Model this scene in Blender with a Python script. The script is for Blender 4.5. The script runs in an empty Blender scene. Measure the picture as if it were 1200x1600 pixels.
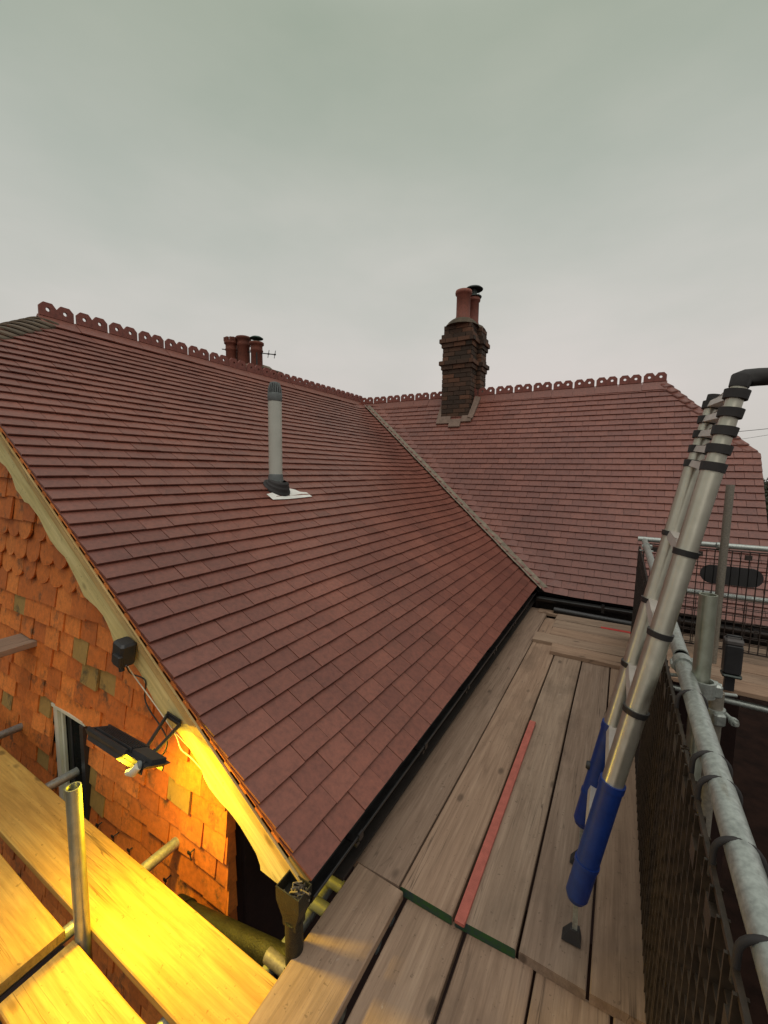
import bpy, math, random
from mathutils import Vector, Matrix
random.seed(7)
R = math.radians
SC = bpy.context.scene
COL = SC.collection

# ------------------------------------------------------------------ camera
YAW, PIT, ROL, FPX = .5211, .1019, .0155, 646.14
Fv = Vector((-math.sin(YAW)*math.cos(PIT), math.cos(YAW)*math.cos(PIT), -math.sin(PIT)))
r0 = Vector((math.cos(YAW), math.sin(YAW), 0)); u0 = r0.cross(Fv)
Rv = r0*math.cos(ROL)+u0*math.sin(ROL); Uv = -r0*math.sin(ROL)+u0*math.cos(ROL)
cd = bpy.data.cameras.new('camera'); cam = bpy.data.objects.new('camera', cd); COL.objects.link(cam)
cd.sensor_fit = 'HORIZONTAL'; cd.sensor_width = 36; cd.lens = FPX/1200*36; cd.clip_start = .02; cd.clip_end = 2000
m = Matrix((Rv, Uv, -Fv)).transposed().to_4x4(); cam.matrix_world = m
SC.camera = cam

# ------------------------------------------------------------------ world, sun, exposure
W = bpy.data.worlds.new('World'); SC.world = W; W.use_nodes = True
nt = W.node_tree; nt.nodes.clear()
def WN(t, **k):
    n = nt.nodes.new(t)
    for a, b in k.items(): setattr(n, a, b)
    return n
wo = WN('ShaderNodeOutputWorld'); bg = WN('ShaderNodeBackground'); nt.links.new(bg.outputs[0], wo.inputs[0])
sky = WN('ShaderNodeTexSky', sky_type='NISHITA', sun_disc=False)
sky.sun_elevation = R(58); sky.sun_rotation = R(150); sky.air_density = 1.5; sky.dust_density = 4
tc = WN('ShaderNodeTexCoord'); sep = WN('ShaderNodeSeparateXYZ'); nt.links.new(tc.outputs['Generated'], sep.inputs[0])
ramp = WN('ShaderNodeValToRGB'); nt.links.new(sep.outputs['Z'], ramp.inputs[0])
cr = ramp.color_ramp; cr.interpolation = 'B_SPLINE'
stops = [(0, (.58, .555, .515)), (.14, (.63, .59, .555)), (.30, (.585, .58, .535)), (.50, (.50, .52, .465)),
         (.66, (.37, .415, .335)), (.74, (.35, .40, .32)), (.86, (.85, .85, .80)), (1, (1.15, 1.12, 1.05))]
while len(cr.elements) < len(stops): cr.elements.new(.5)
for e, (p, c) in zip(cr.elements, stops): e.position = p; e.color = (*c, 1)
mp = WN('ShaderNodeMapping'); mp.inputs['Scale'].default_value = (1, 1, 2.6); nt.links.new(tc.outputs['Generated'], mp.inputs[0])
nz = WN('ShaderNodeTexNoise'); nz.inputs['Scale'].default_value = 1.7; nz.inputs['Detail'].default_value = 6; nz.inputs['Roughness'].default_value = .52
nt.links.new(mp.outputs[0], nz.inputs['Vector'])
cr2 = WN('ShaderNodeValToRGB'); nt.links.new(nz.outputs['Fac'], cr2.inputs[0])
cr2.color_ramp.elements[0].position = .3; cr2.color_ramp.elements[0].color = (.87, .905, .895, 1)
cr2.color_ramp.elements[1].position = .7; cr2.color_ramp.elements[1].color = (1.09, 1.055, 1.07, 1)
mul = WN('ShaderNodeMix', data_type='RGBA', blend_type='MULTIPLY'); mul.inputs[0].default_value = 1
nt.links.new(ramp.outputs[0], mul.inputs[6]); nt.links.new(cr2.outputs[0], mul.inputs[7])
# thin sky light shining through the cloud layer
mx = WN('ShaderNodeMix', data_type='RGBA', blend_type='ADD'); mx.inputs[0].default_value = .004
nt.links.new(mul.outputs[2], mx.inputs[6]); nt.links.new(sky.outputs[0], mx.inputs[7])
nt.links.new(mx.outputs[2], bg.inputs[0]); bg.inputs[1].default_value = .98
sd = bpy.data.lights.new('sun', 'SUN'); sd.energy = .6; sd.angle = R(35); sd.color = (1, .95, .88)
sun = bpy.data.objects.new('sun', sd); COL.objects.link(sun)
# sun high, behind and right of the camera
az, el = R(150), R(58)
sdir = Vector((math.sin(az)*math.cos(el), math.cos(az)*math.cos(el), math.sin(el)))
sun.rotation_euler = sdir.to_track_quat('Z', 'Y').to_euler()
SC.view_settings.view_transform = 'Standard'; SC.view_settings.look = 'None'
SC.view_settings.exposure = 0; SC.view_settings.gamma = 1; SC.view_settings.use_curve_mapping = False

# ------------------------------------------------------------------ helpers
def ray(x, y): return Fv + Rv*((x-600)/FPX) - Uv*((y-800)/FPX)
def onZ(x, y, z): v = ray(x, y); return v*(z/v.z)
def onY(x, y, Y): v = ray(x, y); return v*(Y/v.y)
def onX(x, y, X): v = ray(x, y); return v*(X/v.x)

def tag(o, label=None, cat=None, group=None, kind=None):
    if label: o['label'] = label
    if cat: o['category'] = cat
    if group: o['group'] = group
    if kind: o['kind'] = kind
    return o
def empty(name, loc, label, cat, group=None):
    o = bpy.data.objects.new(name, None); COL.objects.link(o); o.location = loc; o.empty_display_size = .1
    return tag(o, label, cat, group)
def origin(o):
    v = Vector((0, 0, 0))
    while o is not None: v += o.location; o = o.parent
    return v

class MB:
    def __init__(s): s.v = []; s.f = []; s.sm = []; s.mi = []; s.ti = []; s.t = .5; s.m = 0
    def face(s, idx, smooth=False, m=None):
        s.f.append(tuple(idx)); s.sm.append(smooth); s.mi.append(s.m if m is None else m); s.ti.append(s.t)
    def add(s, pts): n = len(s.v); s.v += [Vector(p) for p in pts]; return n
    def prism(s, A, B, smooth=False, caps=True, closed=True):
        """two matching loops"""
        n = len(A); a = s.add(A); b = s.add(B)
        for i in range(n if closed else n-1):
            j = (i+1) % n; s.face((a+i, a+j, b+j, b+i), smooth)
        if caps:
            if smooth: a = s.add(A); b = s.add(B)
            s.face([a+i for i in range(n)][::-1]); s.face([b+i for i in range(n)])
        return s
    def box(s, c, size, X=(1, 0, 0), Y=(0, 1, 0), Z=None):
        X = Vector(X).normalized(); Y = Vector(Y).normalized(); Z = Vector(Z).normalized() if Z else X.cross(Y)
        c = Vector(c); x, y, z = [q/2 for q in size]
        q = [(-x, -y), (x, -y), (x, y), (-x, y)]
        return s.prism([c+X*a+Y*b-Z*z for a, b in q], [c+X*a+Y*b+Z*z for a, b in q])
    def cbox(s, c, size, ch=.004, X=(1, 0, 0), Y=(0, 1, 0)):
        """box with chamfered long edges, length along X"""
        X = Vector(X).normalized(); Y = Vector(Y).normalized(); Z = X.cross(Y); c = Vector(c)
        x, y, z = [q/2 for q in size]
        pr = [(-y+ch, -z), (y-ch, -z), (y, -z+ch), (y, z-ch), (y-ch, z), (-y+ch, z), (-y, z-ch), (-y, -z+ch)]
        def loop(t, sc): return [c+X*t+Y*a*sc+Z*b*sc for a, b in pr]
        L = [loop(-x, 1-ch/max(y, z)), loop(-x+ch, 1), loop(x-ch, 1), loop(x, 1-ch/max(y, z))]
        ids = [s.add(l) for l in L]
        for k in range(3):
            for i in range(8):
                j = (i+1) % 8; s.face((ids[k]+i, ids[k]+j, ids[k+1]+j, ids[k+1]+i))
        s.face([ids[0]+i for i in range(8)][::-1]); s.face([ids[3]+i for i in range(8)])
        return s
    def cyl(s, p0, p1, r0, r1=None, n=20, caps=True):
        p0 = Vector(p0); p1 = Vector(p1); r1 = r0 if r1 is None else r1
        d = (p1-p0).normalized(); a = d.orthogonal().normalized(); b = d.cross(a)
        c = [(math.cos(i*2*math.pi/n), math.sin(i*2*math.pi/n)) for i in range(n)]
        return s.prism([p0+a*x*r0+b*y*r0 for x, y in c], [p1+a*x*r1+b*y*r1 for x, y in c], True, caps)
    def pipe(s, p0, p1, r, t=.004, n=24):
        """open-ended tube with wall thickness"""
        p0 = Vector(p0); p1 = Vector(p1); d = (p1-p0).normalized(); a = d.orthogonal().normalized(); b = d.cross(a)
        c = [(math.cos(i*2*math.pi/n), math.sin(i*2*math.pi/n)) for i in range(n)]
        Ls = [[p+a*x*q+b*y*q for x, y in c] for p, q in ((p0, r-t), (p0, r), (p1, r), (p1, r-t))]
        for k in range(4):
            A = s.add(Ls[k]); B = s.add(Ls[(k+1) % 4])
            for i in range(n): j = (i+1) % n; s.face((A+i, A+j, B+j, B+i), k in (1, 3))
        return s
    def sweep(s, pts, r, n=10, caps=True):
        pts = [Vector(p) for p in pts]; rs = r if isinstance(r, (list, tuple)) else [r]*len(pts)
        ids = []; a = None
        for i, p in enumerate(pts):
            d = (pts[min(i+1, len(pts)-1)]-pts[max(i-1, 0)]).normalized()
            a = (d.orthogonal() if a is None else a-d*a.dot(d)).normalized(); b = d.cross(a)
            ids.append(s.add([p+(a*math.cos(k*2*math.pi/n)+b*math.sin(k*2*math.pi/n))*rs[i] for k in range(n)]))
        for q in range(len(ids)-1):
            for i in range(n): j = (i+1) % n; s.face((ids[q]+i, ids[q]+j, ids[q+1]+j, ids[q+1]+i), True)
        if caps:
            a_ = s.add([s.v[ids[0]+i] for i in range(n)]); b_ = s.add([s.v[ids[-1]+i] for i in range(n)])
            s.face([a_+i for i in range(n)][::-1]); s.face([b_+i for i in range(n)])
        return s
    def lathe(s, c, prof, n=28, D=(0, 0, 1), caps=True):
        c = Vector(c); D = Vector(D).normalized(); a = D.orthogonal().normalized(); b = D.cross(a)
        ids = [s.add([c+D*z+(a*math.cos(k*2*math.pi/n)+b*math.sin(k*2*math.pi/n))*r for k in range(n)]) for r, z in prof]
        for q in range(len(ids)-1):
            for i in range(n): j = (i+1) % n; s.face((ids[q]+i, ids[q]+j, ids[q+1]+j, ids[q+1]+i), True)
        if caps:
            a_ = s.add([s.v[ids[0]+i] for i in range(n)]); b_ = s.add([s.v[ids[-1]+i] for i in range(n)])
            s.face([a_+i for i in range(n)][::-1]); s.face([b_+i for i in range(n)])
        return s
    def ringloop(s, c, D, r, t, n=20, a0=0, a1=360):
        """torus arc round axis D"""
        c = Vector(c); D = Vector(D).normalized(); a = D.orthogonal().normalized(); b = D.cross(a)
        return s.sweep([c+(a*math.cos(R(a0+(a1-a0)*k/n))+b*math.sin(R(a0+(a1-a0)*k/n)))*r for k in range(n+1)], t, 8)
    def build(s, name, mats, parent=None, loc=None):
        me = bpy.data.meshes.new(name)
        if parent is not None: o0 = origin(parent); lo = Vector((0, 0, 0))
        else: o0 = Vector(loc) if loc is not None else sum(s.v, Vector())/max(1, len(s.v)); lo = o0
        me.from_pydata([v-o0 for v in s.v], [], s.f)
        me.polygons.foreach_set('use_smooth', s.sm); me.polygons.foreach_set('material_index', s.mi)
        at = me.attributes.new('tint', 'FLOAT', 'FACE'); at.data.foreach_set('value', s.ti)
        for mm in (mats if isinstance(mats, (list, tuple)) else [mats]): me.materials.append(mm)
        me.update()
        import bmesh
        bm = bmesh.new(); bm.from_mesh(me); bmesh.ops.recalc_face_normals(bm, faces=bm.faces); bm.to_mesh(me); bm.free()
        o = bpy.data.objects.new(name, me); COL.objects.link(o); o.location = lo
        if parent is not None: o.parent = parent
        return o

def clip(poly, planes):
    """poly: list of (u,v); planes: (a,b,c) keep a*u+b*v<=c"""
    for a, b, c in planes:
        out = []
        for i in range(len(poly)):
            p, q = poly[i], poly[(i+1) % len(poly)]
            dp = a*p[0]+b*p[1]-c; dq = a*q[0]+b*q[1]-c
            if dp <= 0: out.append(p)
            if (dp < 0 < dq) or (dq < 0 < dp):
                t = dp/(dp-dq); out.append((p[0]+(q[0]-p[0])*t, p[1]+(q[1]-p[1])*t))
        poly = out
        if len(poly) < 3: return []
    return poly

# ------------------------------------------------------------------ materials
def mat(name):
    M = bpy.data.materials.new(name); M.use_nodes = True
    N = M.node_tree.nodes; P = N['Principled BSDF']; return M, M.node_tree, P
class G:
    def __init__(s, nt): s.nt = nt
    def n(s, t, **k):
        x = s.nt.nodes.new(t)
        for a, b in k.items(): setattr(x, a, b)
        return x
    def link(s, a, b): s.nt.links.new(a, b)
    def coord(s, scale=(1, 1, 1), kind='Object', rnd=0):
        t = s.n('ShaderNodeTexCoord'); mp = s.n('ShaderNodeMapping'); mp.inputs['Scale'].default_value = scale
        s.link(t.outputs[kind], mp.inputs[0])
        if rnd:
            oi = s.n('ShaderNodeObjectInfo'); mu = s.n('ShaderNodeMath', operation='MULTIPLY'); mu.inputs[1].default_value = rnd
            s.link(oi.outputs['Random'], mu.inputs[0]); cb = s.n('ShaderNodeCombineXYZ')
            for i in range(3): s.link(mu.outputs[0], cb.inputs[i])
            s.link(cb.outputs[0], mp.inputs['Location'])
        return mp.outputs[0]
    def noise(s, vec, scale, detail=4, rough=.55, dist=0):
        x = s.n('ShaderNodeTexNoise'); x.inputs['Scale'].default_value = scale; x.inputs['Detail'].default_value = detail
        x.inputs['Roughness'].default_value = rough; x.inputs['Distortion'].default_value = dist; s.link(vec, x.inputs['Vector']); return x.outputs['Fac']
    def ramp(s, fac, stops):
        x = s.n('ShaderNodeValToRGB'); s.link(fac, x.inputs[0]); c = x.color_ramp
        while len(c.elements) < len(stops): c.elements.new(.5)
        for e, (p, q) in zip(c.elements, stops): e.position = p; e.color = (*q, 1) if len(q) == 3 else q
        return x.outputs[0]
    def mix(s, f, a, b, mode='MIX'):
        x = s.n('ShaderNodeMix', data_type='RGBA', blend_type=mode)
        for i, v in ((0, f), (6, a), (7, b)):
            if hasattr(v, 'is_output'): s.link(v, x.inputs[i])
            elif i == 0: x.inputs[0].default_value = v
            else: x.inputs[i].default_value = (*v, 1)
        return x.outputs[2]
    def attr(s, name='tint'):
        x = s.n('ShaderNodeAttribute'); x.attribute_name = name; return x.outputs['Fac']
    def bump(s, h, P, strength=.3, dist=.01):
        b = s.n('ShaderNodeBump'); b.inputs['Strength'].default_value = strength; b.inputs['Distance'].default_value = dist
        s.link(h, b.inputs['Height']); s.link(b.outputs[0], P.inputs['Normal'])
    def math(s, op, a, b=None):
        x = s.n('ShaderNodeMath', operation=op)
        for i, v in enumerate((a, b)):
            if v is None: continue
            if hasattr(v, 'is_output'): s.link(v, x.inputs[i])
            else: x.inputs[i].default_value = v
        return x.outputs[0]

def plain(name, col, rough=.6, metal=0, var=.25, scale=8, bump=.1, spec=.5):
    M, t, P = mat(name); g = G(t); v = g.coord(rnd=7)
    n = g.noise(v, scale, 5, .6)
    c = g.ramp(n, [(.3, tuple(x*(1-var) for x in col)), (.7, tuple(min(1, x*(1+var)) for x in col))])
    g.link(c, P.inputs['Base Color']); P.inputs['Roughness'].default_value = rough; P.inputs['Metallic'].default_value = metal
    P.inputs['Specular IOR Level'].default_value = spec
    if bump: g.bump(g.noise(v, scale*8, 4), P, bump, .004)
    return M

def tile_mat(name, c0, c1, c2, rough=.62, moss=None, grime=.5):
    M, t, P = mat(name); g = G(t); v = g.coord()
    a = g.attr()
    base = g.ramp(a, [(0, c0), (.5, c1), (.93, c2), (1, tuple(x*.80 for x in c1))])
    big = g.noise(v, .9, 4, .6)
    base = g.mix(1, base, g.ramp(big, [(.3, (.80, .78, .80)), (.7, (1.18, 1.14, 1.1))]), 'MULTIPLY')
    sm = g.noise(v, 38, 6, .7)
    base = g.mix(1, base, g.ramp(sm, [(.3, (.72, .72, .74)), (.5, (1, 1, 1)), (.75, (1.28, 1.24, 1.2))]), 'MULTIPLY')
    st = g.noise(v, 6, 6, .65)
    base = g.mix(g.math('MULTIPLY', g.ramp(st, [(.52, (0, 0, 0)), (.72, (1, 1, 1))]), grime*.5), base, tuple(x*.42 for x in c1))
    if moss:
        ms = g.math('GREATER_THAN', a, .9); base = g.mix(g.math('MULTIPLY', ms, .85), base, g.mix(sm, tuple(x*.5 for x in moss), moss))
        k = g.noise(g.coord((1, 1, .8)), 9, 5, .7)
        base = g.mix(g.ramp(k, [(.56, (0, 0, 0)), (.68, (.8, .8, .8))]), base, (.05, .042, .02))
    g.link(base, P.inputs['Base Color']); P.inputs['Roughness'].default_value = rough
    h = g.mix(.4, g.noise(v, 160, 4, .7), sm)
    g.bump(h, P, .35, .003)
    return M

def wood_mat(name, dark, mid, light, weather=.5):
    M, t, P = mat(name); g = G(t)
    v = g.coord((1, 1, 1), rnd=23)
    def mp(sc):
        x = g.n('ShaderNodeMapping'); x.inputs['Scale'].default_value = sc; g.link(v, x.inputs[0]); return x.outputs[0]
    gr = g.noise(mp((1.1, 13, 13)), 1.0, 6, .62, 1.6)
    fine = g.noise(mp((3, 120, 60)), 1.0, 4, .7)
    base = g.ramp(gr, [(.25, dark), (.45, mid), (.62, light), (.8, mid)])
    base = g.mix(1, base, g.ramp(fine, [(.3, (.80, .79, .78)), (.6, (1.07, 1.07, 1.07))]), 'MULTIPLY')
    # growth rings drawn out along the board
    wv = g.n('ShaderNodeTexWave', wave_type='BANDS', bands_direction='Y'); wv.inputs['Scale'].default_value = 9
    wv.inputs['Distortion'].default_value = 9; wv.inputs['Detail'].default_value = 3; wv.inputs['Detail Scale'].default_value = .8
    g.link(mp((.22, 1, 1)), wv.inputs['Vector'])
    base = g.mix(g.math('MULTIPLY', wv.outputs['Fac'], .22), base, dark)
    # long drying cracks
    ck = g.noise(mp((.7, 26, 5)), 1.0, 3, .5, .6)
    crk = g.ramp(ck, [(.485, (0, 0, 0)), (.4995, (1, 1, 1)), (.5005, (1, 1, 1)), (.512, (0, 0, 0))])
    ckm = g.ramp(g.noise(mp((1.3, 5, 5)), 1, 2), [(.52, (0, 0, 0)), (.62, (1, 1, 1))])
    crf = g.math('MULTIPLY', g.math('MULTIPLY', crk, ckm), .75)
    base = g.mix(crf, base, tuple(x*.22 for x in dark))
    # knots and blotches of wet and dirt
    vo = g.n('ShaderNodeTexVoronoi'); vo.inputs['Scale'].default_value = 1; g.link(mp((3.2, 6.5, 5)), vo.inputs['Vector'])
    base = g.mix(g.ramp(vo.outputs['Distance'], [(.06, (.75, .75, .75)), (.12, (0, 0, 0))]), base, tuple(x*.45 for x in dark))
    dirt = g.noise(mp((1.6, 3.2, 3)), 1.0, 6, .65)
    base = g.mix(g.math('MULTIPLY', g.ramp(dirt, [(.5, (0, 0, 0)), (.72, (1, 1, 1))]), weather), base, tuple(x*.5 for x in mid))
    scr = g.noise(mp((5, 18, 5)), 1.0, 8, .75, 3)
    base = g.mix(g.math('MULTIPLY', g.ramp(scr, [(.60, (0, 0, 0)), (.68, (1, 1, 1))]), .4), base, tuple(x*.5 for x in dark))
    sp = g.noise(v, 55, 3, .6)
    base = g.mix(g.math('MULTIPLY', g.ramp(sp, [(.66, (0, 0, 0)), (.70, (1, 1, 1))]), .5), base, tuple(x*.4 for x in dark))
    spl = g.noise(mp((14, 20, 14)), 1.0, 5, .7)
    base = g.mix(g.math('MULTIPLY', g.ramp(spl, [(.67, (0, 0, 0)), (.72, (1, 1, 1))]), .35), base, (.48, .42, .36))
    oi = g.n('ShaderNodeObjectInfo')
    base = g.mix(1, base, g.ramp(oi.outputs['Random'], [(0, (.80, .80, .82)), (.35, (1.08, 1.0, .94)), (.7, (.93, .95, .96)), (1, (1.12, 1.06, 1.0))]), 'MULTIPLY')
    g.link(base, P.inputs['Base Color']); P.inputs['Roughness'].default_value = .78; P.inputs['Specular IOR Level'].default_value = .3
    h = g.mix(.5, fine, gr); h = g.mix(crf, h, (0, 0, 0)); g.bump(h, P, .45, .004)
    return M

def galv_mat(name, col, rough=.42, metal=.85, streak=(3, 3, .6)):
    M, t, P = mat(name); g = G(t); v = g.coord((1, 1, 1), rnd=11)
    n1 = g.noise(v, 14, 6, .7); n2 = g.noise(g.coord(streak, rnd=5), 12, 5, .7); n3 = g.noise(v, 90, 3, .6)
    c = g.ramp(n1, [(.3, tuple(x*.88 for x in col)), (.5, col), (.7, tuple(min(1, x*1.10) for x in col))])
    c = g.mix(g.ramp(n2, [(.55, (0, 0, 0)), (.72, (.6, .6, .6))]), c, (.24, .20, .15))
    c = g.mix(1, c, g.ramp(n3, [(.35, (.8, .8, .8)), (.65, (1.15, 1.15, 1.15))]), 'MULTIPLY')
    g.link(c, P.inputs['Base Color']); P.inputs['Metallic'].default_value = metal
    rr = g.ramp(n1, [(.3, (rough-.04,)*3), (.7, (rough+.10,)*3)]); g.link(rr, P.inputs['Roughness'])
    g.bump(g.mix(.5, n3, n1), P, .12, .003)
    return M

M_tile = tile_mat('new_clay_tile', (.178, .060, .043), (.200, .069, .048), (.225, .080, .056), .44, grime=.35)
M_ridge = tile_mat('ridge_clay', (.20, .060, .045), (.23, .070, .052), (.26, .082, .06), grime=.8)
M_bonnet_old = tile_mat('weathered_bonnet', (.085, .062, .035), (.11, .078, .045), (.14, .095, .06), grime=1)
M_hang = tile_mat('hung_clay_tile', (.46, .120, .018), (.58, .160, .022), (.68, .21, .035), .8, moss=(.36, .26, .07), grime=.9)
M_brick = tile_mat('stack_brick', (.042, .027, .018), (.082, .044, .027), (.155, .070, .038), .85, grime=1)
M_mortar = plain('old_mortar', (.17, .135, .095), .9, var=.35, scale=12)
M_valley = plain('valley_mortar', (.235, .195, .145), .85, var=.35, scale=14, bump=.5)
M_lead = plain('flashing_mortar', (.20, .135, .105), .85, var=.25, scale=14, bump=.3)
M_pot = tile_mat('pot_clay', (.22, .072, .05), (.25, .082, .056), (.28, .095, .065), .7, grime=1)
M_potold = tile_mat('old_pot_clay', (.12, .032, .02), (.155, .045, .026), (.20, .07, .035), .8, grime=1.2)
M_cowl = plain('cowl_steel', (.05, .06, .055), .5, .6)
M_wood = wood_mat('scaffold_wood', (.225, .150, .105), (.310, .212, .150), (.365, .258, .186), .75)
M_pine_lit = wood_mat('pine_lamp_tint', (.36, .21, .05), (.54, .33, .08), (.62, .41, .11), .5)  # pine tone pushed towards yellow, lamplight put into the colour
M_barge = wood_mat('barge_wood', (.44, .38, .16), (.57, .51, .24), (.64, .58, .30), .3)
M_mould = wood_mat('moulding_wood', (.40, .28, .10), (.52, .38, .16), (.58, .45, .21), .4)
M_galv = galv_mat('galvanised_steel', (.40, .425, .40), .40, .6)
def alu(name, c0, c1, axis, rough=.36, metal=.95):
    # drawn tube: the highlight stretches along the tube's axis
    M, t, P = mat(name); g = G(t); v = g.coord((1, 1, 1), rnd=3)
    g.link(g.ramp(g.noise(v, 22, 5, .6), [(.3, c0), (.7, c1)]), P.inputs['Base Color'])
    P.inputs['Metallic'].default_value = metal
    g.link(g.ramp(g.noise(v, 30, 5, .7), [(.3, (rough-.05,)*3), (.7, (rough+.06,)*3)]), P.inputs['Roughness'])
    P.inputs['Anisotropic'].default_value = .85
    cb = g.n('ShaderNodeCombineXYZ')
    for k in range(3): cb.inputs[k].default_value = Vector(axis).normalized()[k]
    g.link(cb.outputs[0], P.inputs['Tangent']); g.bump(g.noise(v, 60, 4), P, .05, .002); return M
M_alu = alu('ladder_aluminium', (.56, .53, .44), (.66, .625, .53), (-.049, -.017, -.262), .40)
M_galvo = alu('olive_galvanised_steel', (.30, .31, .24), (.42, .43, .36), (0, 0, 1), .40, .85)
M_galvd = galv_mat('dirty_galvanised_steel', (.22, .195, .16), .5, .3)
M_rung = plain('rung_aluminium', (.52, .46, .42), .5, .4, .15)
M_blk = plain('black_plastic', (.022, .021, .022), .48, 0, .3)
M_net = plain('guard_plastic', (.030, .020, .016), .6, 0, .5, 20)
M_netb = plain('muddy_plastic', (.034, .022, .013), .42, 0, .6, 30)
M_rub = plain('rubber', (.028, .024, .024), .75, 0, .3)
M_gut = plain('gutter_paint', (.020, .018, .018), .35, 0, .4, 10, .2)
M_iron = plain('mossy_iron', (.013, .012, .006), .6, 0, .9, 16, .8)
M_blue = plain('ladder_blue', (.004, .026, .165), .45, 0, .2, 20, .05)
M_white = plain('white_plastic', (.72, .71, .66), .55, 0, .06, 6, .05)
M_flueg = plain('flue_grey', (.46, .46, .41), .5, 0, .08, 6, .05)
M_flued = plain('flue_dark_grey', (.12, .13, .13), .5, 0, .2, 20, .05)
M_sill = plain('white_flashing', (.78, .75, .70), .6, 0, .12, 9, .2)
M_red = plain('red_batten_paint', (.42, .110, .080), .75, 0, .16, 30, .4)
M_redd = plain('red_tape', (.50, .035, .03), .6, 0, .15, 30, .2)
M_frame = plain('window_frame', (.66, .64, .50), .4, 0, .06, 6, .05)
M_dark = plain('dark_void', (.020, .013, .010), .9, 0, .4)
M_wallb = tile_mat('shaded_brick', (.020, .007, .005), (.027, .009, .006), (.035, .012, .008), .9, grime=1)  # near-black brick: the shade below the eaves is put into the colour
M_cable = plain('cable_black', (.015, .013, .012), .5)
M_cablew = plain('cable_white', (.62, .55, .42), .5)
M_soil = plain('soil_with_shade', (.014, .006, .004), .95, 0, .5, 3, .5, .1)  # darkness beneath the scaffold is put into this soil colour
M_deck = plain('roof_felt', (.03, .025, .022), .9)
M_cloth = plain('white_cloth', (.68, .67, .64), .8, 0, .08)
def green_end():
    M, t, P = mat('painted_board_end'); g = G(t); v = g.coord()
    n = g.noise(g.coord((1, 9, 9)), 3, 3, .6)
    c = g.ramp(n, [(.40, (.02, .075, .012)), (.55, (.022, .05, .03)), (.66, (.02, .038, .055))])
    g.link(c, P.inputs['Base Color']); P.inputs['Roughness'].default_value = .7; return M
M_green = green_end()
def glass():
    M, t, P = mat('window_glass'); P.inputs['Base Color'].default_value = (.012, .014, .012, 1); P.inputs['Roughness'].default_value = .12; P.inputs['Specular IOR Level'].default_value = .05
    return M
M_glass = glass()
def emit(name, col, s):
    M, t, P = mat(name); P.inputs['Emission Color'].default_value = (*col, 1); P.inputs['Emission Strength'].default_value = s
    P.inputs['Base Color'].default_value = (.8, .7, .3, 1); return M
M_lens = emit('lamp_lens', (1, .72, .04), 60)

# ------------------------------------------------------------------ setting
mb = MB(); n0 = 24
mb.face([mb.add([(600*math.cos(i*2*math.pi/n0), 600*math.sin(i*2*math.pi/n0), -6.2)]) for i in range(n0)])
tag(mb.build('ground', M_soil, loc=(0, 0, -6.2)), kind='structure')

# ------------------------------------------------------------------ the house
XE, ZE, YV, AL = -.8446, -1.4127, .9925, .618
YR, ZR, AR = 5.2121, -1.4628, .9651
XR, YRR = -4.6716, 7.0912
tl, tr = math.tan(AL), math.tan(AR)
def zl(x): return ZE+(XE-x)*tl
def zr(y): return ZR+(y-YR)*tr
ZRL, ZRR = zl(XR)+.05, zr(YRR)+.05
XRV = 1.37                      # right verge
house = empty('house', (-3, 4, -6.2), 'tile-hung house with a newly laid red-brown tiled roof in two wings meeting at a valley', 'house')

def lay_tiles(mb, P, u_range, courses, gauge, w, planes, hgt=.0245, th=.009, phase=0, rounded=None, skip=None, jit=1, cov=1.7, lead=True, tint=None):
    """P(u,v,h)->Vector"""
    for k in range(courses):
        v0 = k*gauge + random.uniform(-.0012, .0012)*jit
        u = u_range[0]; first = True
        if (k+phase) % 2:
            ww = w*1.5
        else: ww = w
        while u < u_range[1]:
            w1 = ww if first else w
            a, b = u+(0 if first and lead else .0018), u+w1-.0018
            first = False; u += w1
            dv = random.uniform(-.0016, .0016)*jit
            base = [(a, v0+dv), (b, v0+dv+random.uniform(-.0012, .0012)*jit), (b, v0+gauge*cov), (a, v0+gauge*cov)]
            if rounded and rounded(v0):
                c = (a+b)/2; rr = (b-a)/2
                base = [(c+rr*math.cos(R(q)), v0+rr*.75+rr*.75*math.sin(R(q))) for q in range(180, 361, 20)]+[(b, v0+gauge*cov), (a, v0+gauge*cov)]
            pcs = [base]
            if skip: pcs = skip(base, v0)
            for pc in pcs:
                poly = clip(pc, planes) if planes else pc
                if len(poly) < 3: continue
                dl, dr, dh = [random.uniform(-.0013, .0013)*jit for _ in range(3)]
                H = lambda uu, vv: hgt*(1-(vv-v0)/(gauge*cov))+dh+(dl if uu < (a+b)/2 else dr)*max(0, 1-(vv-v0)/gauge)
                mb.t = random.random() if tint is None else tint(a, v0)
                mb.prism([P(p, q, H(p, q)-th) for p, q in poly], [P(p, q, H(p, q)) for p, q in poly])

sA, cA = math.sin(AL), math.cos(AL); sR, cR = math.sin(AR), math.cos(AR)
def sweep_up(d): return .055*max(0, 1-max(0, d)/.42)**2
PL = lambda u, v, h: Vector((XE-v*cA+h*sA, u, ZE+v*sA+h*cA))
PRr = lambda u, v, h: Vector((u, YR+v*cR-h*sR, ZR+v*sR+h*cR))
# the courses are swept up where they meet the valley
PLt = lambda u, v, h: PL(u, v, h+sweep_up(YR+(ZE+v*sA-ZR)/tr-u))
PRt = lambda u, v, h: PRr(u, v, h+sweep_up(u-(XE-(ZR+v*sR-ZE)/tl)))
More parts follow.
